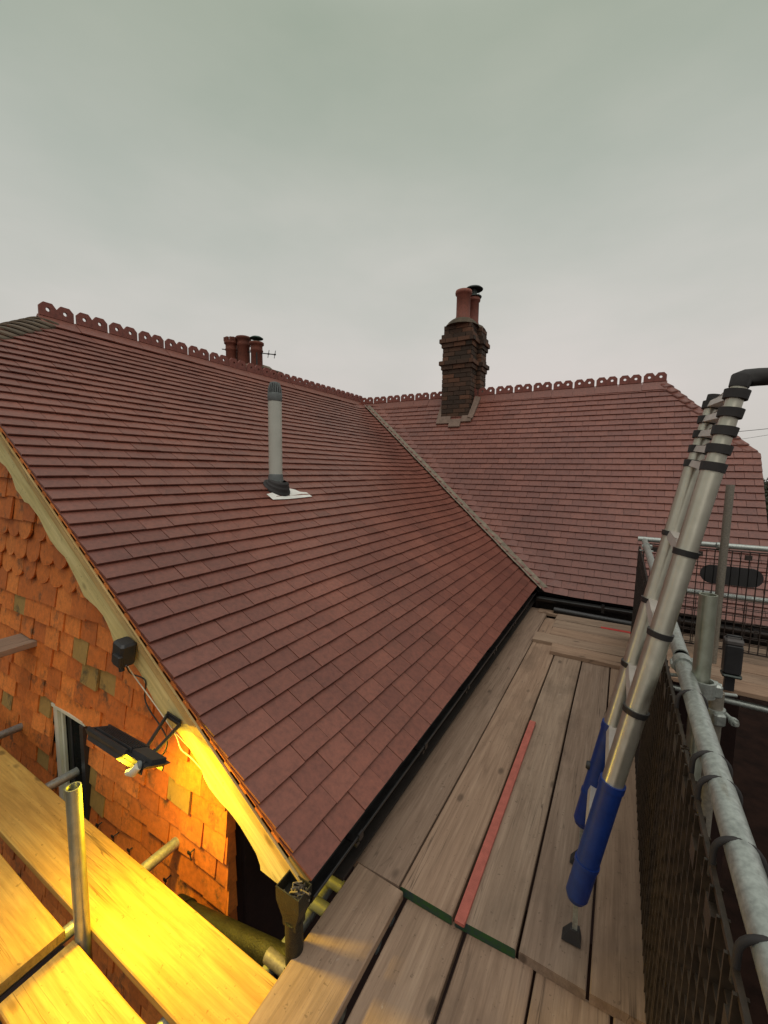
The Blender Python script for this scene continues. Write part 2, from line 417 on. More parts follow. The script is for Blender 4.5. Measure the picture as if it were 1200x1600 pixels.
# left: u=y, valley keeps y <= 5.2121+(z-ZR)/tr -gap ; z=ZE+v*sA
HIPL = ((.9925, (.80-ZE)/sA), (1.82, (1.29-ZE)/sA))
(u1, v1), (u2, v2) = HIPL
hipL = (-(v2-v1), (u2-u1), -(v2-v1)*u1+(u2-u1)*v1)
VG = .05
valL = (1, -sA/tr, YR+(ZE-ZR)/tr-VG)
mb = MB()
lay_tiles(mb, PLt, (YV, 7.4), 45, .1, .168, [valL, hipL, (0, 1, (ZRL-ZE)/sA-.06)])
roofL = mb.build('roof_slope', M_tile, house); roofL['label'] = 'long left roof slope of red-brown plain tiles'
# right: u=x ; valley keeps x >= XE-(z-ZE)/tl + gap
gR = .0958
valR = (-1, -sR/tl, -(XE-(ZR-ZE)/tl)-VG)
xr0, xr1 = .44, XRV
hz0, hz1 = 1.27, .245
q1 = (xr0, (hz0-ZR)/sR); q2 = (xr1, (hz1-ZR)/sR)
hipR = (-(q2[1]-q1[1]), (q2[0]-q1[0]), -(q2[1]-q1[1])*q1[0]+(q2[0]-q1[0])*q1[1])
mb = MB()
lay_tiles(mb, PRt, (-4.84, XRV), 36, gR, .168, [valR, hipR, (1, 0, XRV), (0, 1, (ZRR-ZR)/sR-.06)], hgt=.0235)
roofR = mb.build('roof_slope', M_tile, house); roofR['label'] = 'steeper far roof slope of red-brown plain tiles'

# decks and hidden rear slopes
def slab(mb, pts, d):
    mb.prism([Vector(p)+Vector(d) for p in pts], [Vector(p) for p in pts])
mb = MB(); e = .022
dn = Vector((-sA, 0, -cA))*.10; off = Vector((-sA, 0, -cA))*e*0
z_v = lambda z: (XE-(z-ZE)/tl, YR+(z-ZR)/tr)
top = 1.28
a = [PL(YV+.02, .02, -.012), PL(5.17, .02, -.012), PL(z_v(top)[1]-.05, (top-ZE)/sA, -.012), PL(1.85, (top-ZE)/sA, -.012), PL(YV+.02, (.76-ZE)/sA, -.012)]
slab(mb, a, dn)
a = [PRr(-.80, .02, -.012), PRr(XRV-.02, .02, -.012), PRr(XRV-.02, (hz1-.04-ZR)/sR, -.012), PRr(xr0, (hz0-.04-ZR)/sR, -.012), PRr(z_v(1.25)[0]+.05, (1.25-ZR)/sR, -.012)]
slab(mb, a, Vector((0, sR, -cR))*.10)
mb.build('roof_deck', M_deck, house)
mb = MB()
# rear slopes
XB = 2*XR-XE
slab(mb, [(XR, 1.83, ZRL-.06), (XR, 7.1, ZRL-.06), (XR-2.9, 7.1, ZRL-.06-2.9*tl), (XR-2.9, .9925, ZRL-.06-2.9*tl), (XR-.7, .9925, .80)], (0, 0, -.08))
slab(mb, [(XR, YRR, ZRR-.07), (xr0, YRR, ZRR-.07), (XRV, YRR+.5, hz1-.05), (XRV, YRR+1.8, ZRR-.07-1.8*tr), (XR, YRR+1.8, ZRR-.07-1.8*tr)], (0, 0, -.08))
slab(mb, [(XR, 1.82, 1.285), (-3.96, YV, .79), (2*XR+3.96, YV, .79)], (0, 0, -.06))
slab(mb, [(xr0, YRR, 1.26), (XRV, 6.40, .235), (XRV, 7.78, .235)], (0, 0, -.06))
mb.build('rear_slope', M_ridge, house)

# ridge tiles with pierced crests
def crest(mb, L=.275, x0=.012, th=.024, z0=0):
    h = L/2
    for k in range(2):
        cx = x0+h*(k+.5); cz = z0+.062; rr = .0180
        prof = [(-h/2, 0), (h/2, 0), (h/2, .085), (h/2*.50, .122), (-h/2*.50, .122), (-h/2, .085)]
        if k == 0: prof[2] = (h/2, .078)
        else: prof[5] = (-h/2, .078)
        ring = []
        angs = sorted([math.atan2(q-.062, p) % (2*math.pi) for p, q in prof]+[2*math.pi*(i+.4)/18 for i in range(18)]); n = len(angs)
        for an in angs:
            d = (math.cos(an), math.sin(an)); best = 9
            for j in range(6):
                p, q = prof[j], prof[(j+1) % 6]
                px, pz, qx, qz = p[0], p[1]-.062, q[0], q[1]-.062
                den = d[0]*(qz-pz)-d[1]*(qx-px)
                if abs(den) < 1e-9: continue
                t = (px*(qz-pz)-pz*(qx-px))/den; s_ = (px*d[1]-pz*d[0])/den
                if t > 0 and -.001 <= s_ <= 1.001: best = min(best, t)
            ring.append((d[0]*best, d[1]*best))
        inner = [(rr*math.cos(a), rr*math.sin(a)) for a in angs]
        ids = [mb.add([(cx+a, y, cz+b) for a, b in lp]) for lp, y in ((ring, -th/2), (ring, th/2), (inner, th/2), (inner, -th/2))]
        for q in range(4):
            A, B = ids[q], ids[(q+1) % 4]
            for i in range(n): j = (i+1) % n; mb.face((A+i, A+j, B+j, B+i))
def ridge_mesh(ang, name):
    mb = MB(); mb.t = .5
    ang += .10; s_, c_ = math.sin(ang), math.cos(ang); w = .155; t = .014
    prof = [(-w*c_, -w*s_), (0, 0), (w*c_, -w*s_), (w*c_-t*s_, -w*s_-t*c_), (0, -t/c_), (-w*c_+t*s_, -w*s_-t*c_)]
    mb.prism([(0, a, b) for a, b in prof], [(.297, a, b) for a, b in prof])
    mb.m = 1; crest(mb, z0=-.004)
    me = mb.build(name, [M_tile, M_ridge], loc=(0, 0, 0)); return me
ro = ridge_mesh(AL, 'ridge_tile')
protoL = ro; first = True
def place_ridge(o, loc, rz, slope=0):
    o.parent = house; o.location = Vector(loc)-house.location; o.rotation_euler = (random.uniform(-.012, .012), slope+random.uniform(-.006, .006), rz+random.uniform(-.006, .006))
y = 1.80; zt = ZRL-.006
for i in range(18):
    o = protoL if i == 0 else protoL.copy()
    if i: COL.objects.link(o)
    place_ridge(o, (XR, y, zt+random.uniform(-.003, .003)), math.pi/2); y += .3
protoR = ridge_mesh(AR*.9, 'ridge_tile'); x = xr0+.01
for i in range(17):
    o = protoR if i == 0 else protoR.copy()
    if i: COL.objects.link(o)
    place_ridge(o, (x-.297, YRR, ZRR-.004+random.uniform(-.003, .003)), 0); x -= .3

# bonnet hip tiles
def bonnets(H0, H1, dA, dB, n, L, name, mats, tints, first_v=0, up=.035, lab=None):
    H0 = Vector(H0); H1 = Vector(H1); dA = Vector(dA); dB = Vector(dB)
    mb = MB()
    for k in range(n):
        mb.t = tints(k)
        m_ = 10
        rows = []
        for s_, hh in ((k/n, .035), ((k+1.5)/n, .004)):
            H = H0.lerp(H1, min(s_, 1.02))
            A = H+dA*L; B = H+dB*L; Cc = H+Vector((0, 0, up))
            rows.append([((1-t)**2*A+2*t*(1-t)*Cc+t*t*B)+Vector((0, 0, hh+.012*(1-abs(2*t-1)))) for t in [i/m_ for i in range(m_+1)]])
        lo = [p-Vector((0, 0, .013)) for p in rows[0]]; hi = [p-Vector((0, 0, .013)) for p in rows[1]]
        i0, i1, i2, i3 = mb.add(rows[0]), mb.add(rows[1]), mb.add(hi), mb.add(lo)
        for i in range(m_):
            for a, b in ((i0, i1), (i1, i2), (i2, i3), (i3, i0)): mb.face((a+i, a+i+1, b+i+1, b+i), a == i0)
        for q in (0, m_): mb.face((i0+q, i1+q, i2+q, i3+q))
    o = mb.build(name, mats, house)
    if lab: o['label'] = lab
bonnets((-3.957, YV, .80), (XR+.02, 1.80, 1.30), (0, .20, -.0), (-.24, 0, 0), 10, 1, 'hip', M_bonnet_old, lambda k: random.random(), lab='dark mossy bonnet tiles on the left hip')
bonnets((XRV, 6.39, .245), (xr0+.03, 7.07, 1.25), (-.13, 0, 0), (0, .16, -.01), 12, 1, 'hip', M_tile, lambda k: random.random(), up=.02, lab='red-brown bonnet tiles on the right hip')

# valley strip
mb = MB(); n = 40; rows = []
for i in range(n+1):
    z = ZR+.0+(ZRR-.14-ZR)*i/n
    x = XE-(z-ZE)/tl; y = YR+(z-ZR)/tr
    w1 = .080+random.uniform(-.008, .008); w2 = .070+random.uniform(-.008, .008)
    # step sideways in each slope
    c = Vector((x+.012, y-.012, z+.052))
    rows.append([c+Vector((0, -w1*1.25, .030)), c+Vector((0, -w1*.9, .036+random.uniform(0, .003))), c+Vector((-.002, .002, .012)), c+Vector((w2*.9*.8, 0, .038)), c+Vector((w2*1.25*.8, 0, .030))])
ids = [mb.add(r_) for r_ in rows]
for i in range(n):
    for j in range(4): mb.face((ids[i]+j, ids[i]+j+1, ids[i+1]+j+1, ids[i+1]+j), True)
mb.build('valley', M_valley, house)

# walls
XW, YW = -1.365, 1.09
def brickwall(mb, a, b, z0, z1, th=.2):
    a = Vector(a); b = Vector(b); d = (b-a).normalized(); n_ = d.cross(Vector((0, 0, 1)))
    mb.prism([a+Vector((0, 0, z0)), b+Vector((0, 0, z0)), b-n_*th+Vector((0, 0, z0)), a-n_*th+Vector((0, 0, z0))],
             [a+Vector((0, 0, z1)), b+Vector((0, 0, z1)), b-n_*th+Vector((0, 0, z1)), a-n_*th+Vector((0, 0, z1))])
mb = MB(); mb.t = .4
# side wall below left eave, front wall of the right wing, gable backing
mb.box(((XW-.1), (YW+5.75)/2+.06, -3.9), (.2, 5.75-YW-.04, 4.64))
mb.box((0, 5.72, -3.85), (2.5, .2, 4.68))
mb.box((1.16, 7.0, -3.4), (.2, 2.4, 5.2))
o = mb.build('wall', M_wallb, house); o['label'] = 'brick walls below the eaves, with shade in their colour'
mb = MB()
pts = [(XW-.02, zl(XW)-.14), (-3.957, .72), (-5.39, .72), (-8.0, -1.5), (-8.0, -6.2), (XW-.02, -6.2)]
# gable backing with the window opening left out, as three panels
WX0, WX1, WZ1, WZ0 = -2.965, -2.51, -1.43, -2.62
def panel(pp): mb.prism([Vector((x, YW+.02, z)) for x, z in pp], [Vector((x, YW+.16, z)) for x, z in pp])
panel([(XW-.02, -6.2), (XW-.02, zl(XW)-.15), (WX1, zl(WX1)-.15), (WX1, -6.2)])
panel([(WX1, WZ1), (WX1, zl(WX1)-.15), (WX0, zl(WX0)-.15), (WX0, WZ1)])
panel([(WX1, -6.2), (WX1, WZ0), (WX0, WZ0), (WX0, -6.2)])
panel([(WX0, -6.2), (WX0, zl(WX0)-.15), (-3.957, .70), (-5.39, .70), (-8, -1.2), (-8, -6.2)])
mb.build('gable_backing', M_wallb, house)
# hung tiles
mb = MB(); HG = .122
PG = lambda u, v, h: Vector((u, YW-h-.002, WZ1-HG*14+v))
def skipw(base, v0):
    z = WZ1-HG*14+v0
    if z < WZ1-.02 and z > WZ0-.05:
        A = clip(base, [(1, 0, WX0)]); B = clip(base, [(-1, 0, -WX1)]); return [q for q in (A, B) if len(q) > 2]
    return [base]
tlv = tl
lay_tiles(mb, PG, (-6.3, XW), 33, HG, .168, [(1, 0, XW), (tlv, 1, ZE+XE*tlv-.11-(WZ1-HG*14)), (0, 1, .69-(WZ1-HG*14))], hgt=.030, th=.012,
          rounded=lambda v0: -.80 < WZ1-HG*14+v0 < -.40, skip=skipw, jit=5, cov=1.5, phase=1, lead=False,
          tint=lambda u, v: random.random()*.89 if random.random() < .95 else .95)
mb.build('hung_tiles', M_hang, house)
# corner edging of the tile hanging
mb = MB()
for k in range(36):
    z = WZ1-HG*14+k*HG
    if z > -1.30: break
    mb.t = random.random()*.85
    mb.prism([(XW+.004, YW-.034, z), (XW+.016, YW-.034, z), (XW+.016, YW+.02, z), (XW+.004, YW+.02, z)],
             [(XW+.000, YW-.008, z+HG*1.4), (XW+.006, YW-.008, z+HG*1.4), (XW+.006, YW+.02, z+HG*1.4), (XW+.000, YW+.02, z+HG*1.4)])
mb.build('corner_tiles', M_hang, house)
# stray nails on the wall
for (px, py) in [(156, 1287), (180, 1305), (205, 1326), (262, 1372), (300, 1330)]:
    mb = MB(); p = onY(px, py, YW-.035); mb.sweep([p+Vector((0, .02, 0)), p+Vector((0, -.012, 0)), p+Vector((random.uniform(-.012, .012), -.012, -.03))], .0035, 6)
    mb.box(p+Vector((0, -.014, .002)), (.022, .006, .012))
    mb.build('nail', M_cable, house)

# window
mb = MB()
mb.box(((WX0+.026), YW+.012, (WZ0+WZ1)/2), (.052, .026, WZ1-WZ0-.006))
mb.box(((WX0+WX1)/2+.028, YW-.006, WZ1-.012), (WX1-WX0-.056, .05, .018))
mb.box((WX0+.066, YW+.022, (WZ0+WZ1)/2-.02), (.024, .014, WZ1-WZ0-.06))
win = mb.build('window', M_frame, house)
mb = MB(); mb.box(((WX0+WX1)/2+.04, YW+.038, (WZ0+WZ1)/2), (WX1-WX0-.09, .010, WZ1-WZ0-.06)); mb.build('pane', M_glass, win)
mb = MB()
mb.box((WX1-.022, YW+.01, (WZ0+WZ1)/2), (.04, .10, WZ1-WZ0-.04)); mb.box((WX0+.14, YW+.035, (WZ0+WZ1)/2), (.022, .012, WZ1-WZ0-.06))
mb.build('reveal', M_blk, win)

# barge board: scalloped, following the verge
B = [(0.0, .20), (.061, .173), (.143, .221), (.156, .206), (.195, .187), (.245, .182), (.305, .178), (.374, .186), (.43, .203), (.50, .214), (.546, .205), (.586, .182), (.66, .179), (.71, .18), (.758, .185), (.80, .204), (.86, .217),
     (.92, .214), (.982, .202), (1.037, .195), (1.082, .181), (1.144, .186), (1.22, .200), (1.28, .218), (1.322, .222), (1.36, .202), (1.405, .188), (1.45, .181), (1.517, .191), (1.571, .21), (1.63, .228), (1.697, .211), (1.778, .198),
     (1.877, .184), (1.953, .203), (2.045, .212), (2.11, .202), (2.203, .185), (2.283, .191), (2.337, .196), (2.384, .221), (2.447, .219), (2.504, .227), (2.529, .216), (2.585, .191), (2.676, .189), (2.771, .215), (2.85, .225)]
extra = [(2.85+.06*i, .203+.02*math.sin(2*math.pi*(.06*i)/.39)) for i in range(1, 16)]
B += extra
def VP_(al, be, y): return Vector((XE-al*cA-be*sA, y, ZE+al*sA-be*cA))
barge = None
mb = MB()
for i in range(len(B)-1):
    (a0, b0), (a1, b1) = B[i], B[i+1]
    q = [(a0, .028), (a1, .028), (a1, b1), (a0, b0)]
    i0 = mb.add([VP_(a, b, YV+.012) for a, b in q]); i1 = mb.add([VP_(a, b, YV+.038) for a, b in q])
    mb.face((i0, i0+1, i0+2, i0+3)); mb.face((i1, i1+1, i1+2, i1+3)); mb.face((i0+3, i0+2, i1+2, i1+3)); mb.face((i0, i0+1, i1+1, i1))
mb.face((i0+1, i0+2, i1+2, i1+1))
# local grain: build along its own x axis
def along_obj(mb, name, mats, lab=None):
    """object with local x along the verge so that the grain follows the board"""
    me = mb.build(name, mats, house)
    Mx = Matrix(((-cA, 0, sA), (0, 1, 0), (sA, 0, cA)))      # columns are local axes
    Mx = Matrix((( -cA, 0, -sA), (0, 1, 0), (sA, 0, -cA)))
    rot = Mx.to_4x4()
    if rot.determinant() < 0: raise Exception
    o0 = VP_(0, 0, YV)-house.location
    for v in me.data.vertices: v.co = rot.inverted() @ (v.co-o0)
    me.matrix_local = Matrix.Translation(o0) @ rot
    if lab: me['label'] = lab
    return me
barge = along_obj(mb, 'barge_board', M_barge, 'pale yellow scalloped barge board')
mb = MB()
a0, a1 = .02, 3.75
for (b0, b1, y0, y1) in ((.030, .078, YV-.004, YV+.010), (.018, .034, YV-.012, YV+.016)):
    mb.prism([VP_(a0, b0, y0), VP_(a0, b1, y0+.004), VP_(a0, b1, y1), VP_(a0, b0, y1)], [VP_(a1, b0, y0), VP_(a1, b1, y0+.004), VP_(a1, b1, y1), VP_(a1, b0, y1)])
along_obj(mb, 'verge_moulding', M_mould)
mb = MB()
for k in range(37):
    a = k*.1; mb.t = random.random()
    mb.prism([VP_(a+.002, -.002, YV-.004), VP_(a+.002, .014, YV-.004), VP_(a+.002, .014, YV+.05), VP_(a+.002, -.002, YV+.05)],
             [VP_(a+.16, .004, YV-.004), VP_(a+.16, .016, YV-.004), VP_(a+.16, .016, YV+.05), VP_(a+.16, .004, YV+.05)])
mb.build('undercloak', M_hang, house)
# bolts on the barge board
for (px, py) in [(35, 762), (77, 833), (133, 907), (337, 1222), (258, 1112)]:
    p = onY(px, py, YV+.008); mb = MB(); mb.cyl(p, p+Vector((0, -.018, 0)), .011, .009, 8); mb.ringloop(p+Vector((0, -.004, 0)), (0, 1, 0), .016, .003, 12)
    mb.build('bolt', M_flued, barge)

# gutters, fascia, hopper, pipes
def gutter_prof(r=.055, n=10): return [(r*math.cos(R(180+180*i/n)), r*math.sin(R(180+180*i/n))) for i in range(n+1)]
def half_round(mb, O, D, S, r=.052, t=.004):
    O = Vector(O); D = Vector(D); S = Vector(S); Zv = Vector((0, 0, 1))
    o_ = gutter_prof(r); i_ = gutter_prof(r-t)[::-1]
    lp = o_+i_
    mb.prism([O+S*a+Zv*b for a, b in lp], [O+D+S*a+Zv*b for a, b in lp])
mb = MB()
half_round(mb, (XE-.020, .985, -1.445), (0, 4.20, 0), (1, 0, 0), .048)
mb.cyl((XE+.028, .985, -1.445), (XE+.028, 5.12, -1.445), .004, n=8)
gl = mb.build('gutter', M_gut, house); gl['label'] = 'black gutter along the left eave'
for yy in (1.27, 1.9, 2.6, 3.3, 4.0, 4.6):
    mb = MB(); mb.box((XE-.020, yy, -1.490), (.080, .022, .018)); mb.box((XE+.031, yy, -1.45), (.008, .03, .03)); mb.build('gutter_bracket', M_gut, gl)
mb = MB()
half_round(mb, (-.80, YR-.045, -1.50), (2.2, 0, 0), (0, 1, 0), .052)
mb.cyl((-.80, YR-.098, -1.50), (1.40, YR-.098, -1.50), .005, n=8)
gr = mb.build('gutter', M_gut, house); gr['label'] = 'black gutter along the far eave'
for xx in (-.1, .6, 1.2):
    mb = MB(); mb.box((xx, YR-.045, -1.52), (.03, .115, .075)); mb.build('gutter_bracket', M_gut, gr)
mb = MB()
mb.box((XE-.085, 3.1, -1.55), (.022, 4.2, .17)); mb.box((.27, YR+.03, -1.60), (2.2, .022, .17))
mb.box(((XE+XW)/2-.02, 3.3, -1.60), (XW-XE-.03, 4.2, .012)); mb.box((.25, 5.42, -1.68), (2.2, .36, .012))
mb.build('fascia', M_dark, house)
mb = MB()   # fallen pipe end lying in the corner of the far gutter
mb.cyl((-.60, 5.08, -1.60), (.35, 5.08, -1.62), .034, n=16); mb.build('waste_pipe', M_gut, house)
# hopper at the near end of the left gutter
mb = MB()
hc = Vector((-.878, .955, 0))
def rect(w, d, z, c=hc): return [c+Vector((-w/2, -d/2, z)), c+Vector((w/2, -d/2, z)), c+Vector((w/2, d/2, z)), c+Vector((-w/2, d/2, z))]
Ls = [rect(.102, .068, -1.405), rect(.100, .066, -1.455), rect(.080, .058, -1.487), rect(.058, .050, -1.52), rect(.056, .050, -1.545)]
ids = [mb.add(l) for l in Ls]
for k in range(4):
    for i in range(4): j = (i+1) % 4; mb.face((ids[k]+i, ids[k]+j, ids[k+1]+j, ids[k+1]+i), False)
ii = mb.add(rect(.094, .060, -1.405)); jj = mb.add(rect(.094, .060, -1.45)); 
for i in range(4):
    j = (i+1) % 4; mb.face((ids[0]+i, ids[0]+j, ii+j, ii+i)); mb.face((ii+i, ii+j, jj+j, jj+i))
mb.face([jj+i for i in range(4)])
hop = mb.build('hopper', M_iron, house)
mb = MB()
for _ in range(26):
    p = hc+Vector((random.uniform(-.005, .045), random.uniform(-.025, .025), -1.425+random.uniform(-.02, .012))); mb.t = random.random()
    mb.sweep([p, p+Vector([random.uniform(-.02, .02) for _ in range(3)]), p+Vector([random.uniform(-.03, .03) for _ in range(3)])], .003, 5)
mb.build('leaf_litter', M_mortar, hop)
mb = MB(); mb.cyl(hc+Vector((0, 0, -1.53)), hc+Vector((.0, 0, -1.74)), .031, n=18); mb.cyl(hc+Vector((0, 0, -1.70)), hc+Vector((0, 0, -1.735)), .037, n=18)
mb.sweep([hc+Vector((0, 0, -1.73)), hc+Vector((-.005, 0, -1.78)), hc+Vector((-.03, 0, -1.82))], .035, 14)
mb.build('downpipe', M_iron, house)
mb = MB(); A_ = Vector((-1.62, 1.0, -1.985)); B_ = Vector((-.89, .985, -1.765))
mb.cyl(A_, B_, .044, n=24); mb.cyl(B_-(B_-A_).normalized()*.06, B_, .051, n=24); mb.cyl(A_, A_+(B_-A_).normalized()*.08, .051, n=24)
mb.cyl(B_, B_+Vector((0, 0, -.5)), .044, n=24)
o = mb.build('soil_pipe', M_iron, house); o['label'] = 'fat mossy iron soil pipe below the hopper'

# flue pipe
fx, fy = -2.57, 2.61; fz = zl(fx)
mb = MB(); mb.lathe((fx, fy, 0), [(.056, fz-.1), (.056, .575)], 32); flue = mb.build('flue_pipe', M_flueg, house)
flue['label'] = 'pale grey boiler flue pipe'
mb = MB(); mb.lathe((fx, fy, 0), [(.058, .555), (.060, .56), (.060, .615), (.057, .622)], 32)
for k in range(18):
    an = 2*math.pi*k/18; c_, s_ = math.cos(an), math.sin(an)
    mb.sweep([(fx+.053*c_, fy+.053*s_, .62), (fx+.051*c_, fy+.051*s_, .66), (fx+.036*c_, fy+.036*s_, .705)], .0052, 6)
mb.lathe((fx, fy, 0), [(.036, .698), (.038, .708), (.020, .714)], 24); mb.lathe((fx, fy, 0), [(.034, .60), (.030, .70)], 20)
mb.build('terminal', M_flued, flue)
mb = MB(); mb.lathe((fx, fy, 0), [(.066, fz+.075), (.063, fz+.10), (.060, fz+.125), (.0565, fz+.135)], 32); mb.build('collar', M_flued, flue)
nL = Vector((sA, 0, cA)); uL = Vector((-cA, 0, sA))
mb = MB()
cc = Vector((fx, fy, fz)); prf = [(.118, .012), (.122, .022), (.116, .032), (.102, .034), (.104, .046), (.098, .054), (.086, .056), (.088, .068), (.080, .076), (.062, .082)]
n = 36; ids = []
for q, (r_, h) in enumerate(prf):
    f_ = q/(len(prf)-1); cen = cc+nL*h*.9+Vector((0, 0, f_*.022)); A_ = uL.lerp(Vector((-1, 0, 0)), f_*.6).normalized(); Bv = Vector((0, 1, 0))
    ids.append(mb.add([cen+(A_*math.cos(2*math.pi*k/n)*r_+Bv*math.sin(2*math.pi*k/n)*r_) for k in range(n)]))
for q in range(len(ids)-1):
    for i in range(n): j = (i+1) % n; mb.face((ids[q]+i, ids[q]+j, ids[q+1]+j, ids[q+1]+i), True)
mb.build('boot', M_rub, flue)
mb = MB()   # flashing plate: ring shelf plus apron drawn down the slope
def onL(px, py, h=.03):
    v = ray(px, py); nn = nL; d0 = nn.dot(Vector((XE, 0, ZE)))+h; return v*(d0/v.dot(nn))
ap = [(416.5, 772), (426.5, 780.5), (452, 779.5), (488, 775.8), (479, 769.2), (469, 768.3), (461, 765.0), (450, 762.5), (443, 753), (434, 747), (424, 752), (416, 758.5), (425, 764.5), (430, 768.5)]
P0 = [onL(x, y, .024) for x, y in ap]; P1 = [onL(x, y, .012) for x, y in ap]
mb.prism(P1, P0); mb.build('flashing', M_sill, flue)

# main chimney
def brick_ring(mb, cx, cy, sx, sy, z0, n, h=.073, bl=.215, off=0):
    for k in range(n):
        z = z0+k*h+.004; hh = h-.010
        for side in range(4):
            L = sx if side % 2 == 0 else sy
            o_ = 0 if (k+off) % 2 else -bl/2
            p = o_
            while p < L-.01:
                a = max(p, 0)+.005; b = min(p+bl, L)-.005; p += bl
                if b-a < .02: continue
                mb.t = random.random()**1.3; j = random.uniform(0, .008)
                m_ = (a+b)/2-L/2; w_ = b-a
                if side == 0: c, s_ = (cx+m_, cy-sy/2+.04-j), (w_, .08)
                elif side == 1: c, s_ = (cx+sx/2-.04+j, cy+m_), (.08, w_)
                elif side == 2: c, s_ = (cx-m_, cy+sy/2-.04+j), (w_, .08)
                else: c, s_ = (cx-sx/2+.04-j, cy-m_), (.08, w_)
                mb.box((c[0], c[1], z+hh/2), (s_[0], s_[1], hh))
CX, CY = -2.56, 7.02
chim = empty('chimney', (0, 0, 0), None, None); chim.parent = house; chim.location = Vector((CX, CY, .8))-house.location
chim['label'] = 'tall dark corbelled brick chimney'
mb = MB(); mt = MB()
def stage(sx, sy, z0, n, off=0, dx=0, dy=0):
    brick_ring(mb, CX+dx, CY+dy, sx, sy, z0, n, off=off)
    mt.box((CX+dx, CY+dy, z0+n*.0365), (sx-.022, sy-.022, n*.073))
stage(.50, .36, .62, 15)                       # shaft front block
stage(.50+.0, .30, .62, 15, 1, .075, .28)      # rear block set to the right
stage(.54, .40, 1.715, 1, 1); stage(.60, .46, 1.788, 1)
stage(.50, .36, 1.861, 3); stage(.50, .30, 1.861, 3, 1, .075, .28)
stage(.54, .34, 1.715, 1, 0, .075, .29); stage(.59, .38, 1.788, 1, 0, .075, .29)
stage(.54, .40, 2.080, 1, 1); stage(.60, .46, 2.153, 1); stage(.55, .41, 2.226, 1, 1)
stage(.54, .34, 2.080, 1, 1, .075, .29); stage(.59, .38, 2.153, 1, 0, .075, .29); stage(.54, .34, 2.226, 1, 0, .075, .29)
stage(.48, .36, 2.299, 2); stage(.48, .30, 2.299, 2, 1, .075, .28)
mb.build('brickwork', M_brick, chim)
mt.lathe((CX+.01, CY, 0), [(.29, 2.44), (.24, 2.50), (.18, 2.55), (.13, 2.57)], 14); mt.lathe((CX+.09, CY+.27, 0), [(.25, 2.44), (.20, 2.50), (.13, 2.54)], 14)
mt.build('mortar', plain('sooty_mortar', (.085, .062, .040), .9, var=.4, scale=9, bump=.4), chim)
def pot(c, h, r=.118, par=chim, m_=M_pot, name='chimney_pot'):
    b = MB(); b.lathe(c, [(r*1.12, 0), (r*1.1, .04), (r*.98, .10), (r*.98, h-.07), (r*1.16, h-.06), (r*1.2, h-.03), (r*1.14, h), (r*.9, h), (r*.86, h-.15)], 28)
    return b.build(name, m_, par)
pot((CX+.03, CY-.02, 2.52), .50)
pot((CX+.10, CY+.29, 2.50), .50, .10)
mb = MB(); cx_, cy_ = CX+.10, CY+.29
mb.lathe((cx_, cy_, 0), [(.135, 3.005), (.14, 3.02), (.09, 3.035)], 24)
for k in range(4): an = k*math.pi/2+.4; mb.cyl((cx_+.09*math.cos(an), cy_+.09*math.sin(an), 3.02), (cx_+.09*math.cos(an), cy_+.09*math.sin(an), 3.15), .006, n=6)
mb.cyl((cx_, cy_, 3.02), (cx_, cy_, 3.14), .055, n=16)
mb.lathe((cx_, cy_, 0), [(.155, 3.135), (.16, 3.145), (.13, 3.17), (.06, 3.185), (.01, 3.19)], 28)
mb.build('cowl', M_cowl, chim)
mb = MB()   # stepped mortar flashing at the chimney foot
def RPt(x, y, h=.03): return Vector((x, y-h*sR, zr(y)+h*cR))
yf = CY-.18
for (x0, x1, y0, y1) in ((CX-.30, CX-.06, yf-.075, yf+.01), (CX-.06, CX+.14, yf-.12, yf-.03), (CX+.14, CX+.31, yf-.06, yf+.01), (CX-.31, CX-.25, yf, yf+.16)):
    mb.prism([RPt(x0, y0, .0), RPt(x1, y0, .0), RPt(x1, y1, .0), RPt(x0, y1, .0)], [RPt(x0, y0, .045), RPt(x1, y0, .045), RPt(x1, y1, .05), RPt(x0, y1, .05)])
mb.prism([RPt(CX+.25, yf-.02, 0), RPt(CX+.33, yf-.03, 0), RPt(CX+.38, YRR-.02, 0), RPt(CX+.30, YRR-.02, 0)], [RPt(CX+.25, yf-.02, .07), RPt(CX+.33, yf-.03, .05), RPt(CX+.38, YRR-.02, .05), RPt(CX+.30, YRR-.02, .09)])
mb.build('flashing', M_lead, chim)

# chimney stack behind the left ridge
c2 = empty('chimney', (0, 0, 0), None, None); c2.parent = house; c2.location = Vector((-7.1, 6.4, -.2))-house.location
c2['label'] = 'old red chimney pots behind the left ridge'
mb = MB(); brick_ring(mb, -7.05, 6.6, 1.05, .62, -1.6, 50); mb.build('brickwork', M_brick, c2)
mb = MB(); mb.box((-7.05, 6.6, .24), (1.0, .57, 3.66)); mb.lathe((-7.05, 6.6, 0), [(.42, 2.07), (.34, 2.16), (.2, 2.2)], 12); mb.build('mortar', M_mortar, c2)
def fpot(px, pyTop, D, h, r, crown=False):
    t = ray(px, pyTop)*D; c = t-Vector((0, 0, h)); b = MB()
    b.lathe(c, [(r*1.15, 0), (r, .10), (r*.95, h-.2), (r*1.1, h-.18), (r*.98, h-.14), (r*.98, h-.07), (r*1.22, h-.05), (r*1.22, h-.01), (r*1.0, h), (r*.8, h-.1)], 24)
    if crown:
        for k in range(9):
            an = 2*math.pi*k/9; b.box(t+Vector((r*1.0*math.cos(an), r*1.0*math.sin(an), .03)), (.05, .05, .08))
    b.build('chimney_pot', M_potold, c2); return t
fpot(361, 534, 8.75, .75, .115, True); fpot(370, 534, 9.1, .75, .115, True)
fpot(380.5, 526.5, 8.7, .80, .128)
t = fpot(400.8, 535, 8.6, .75, .122)
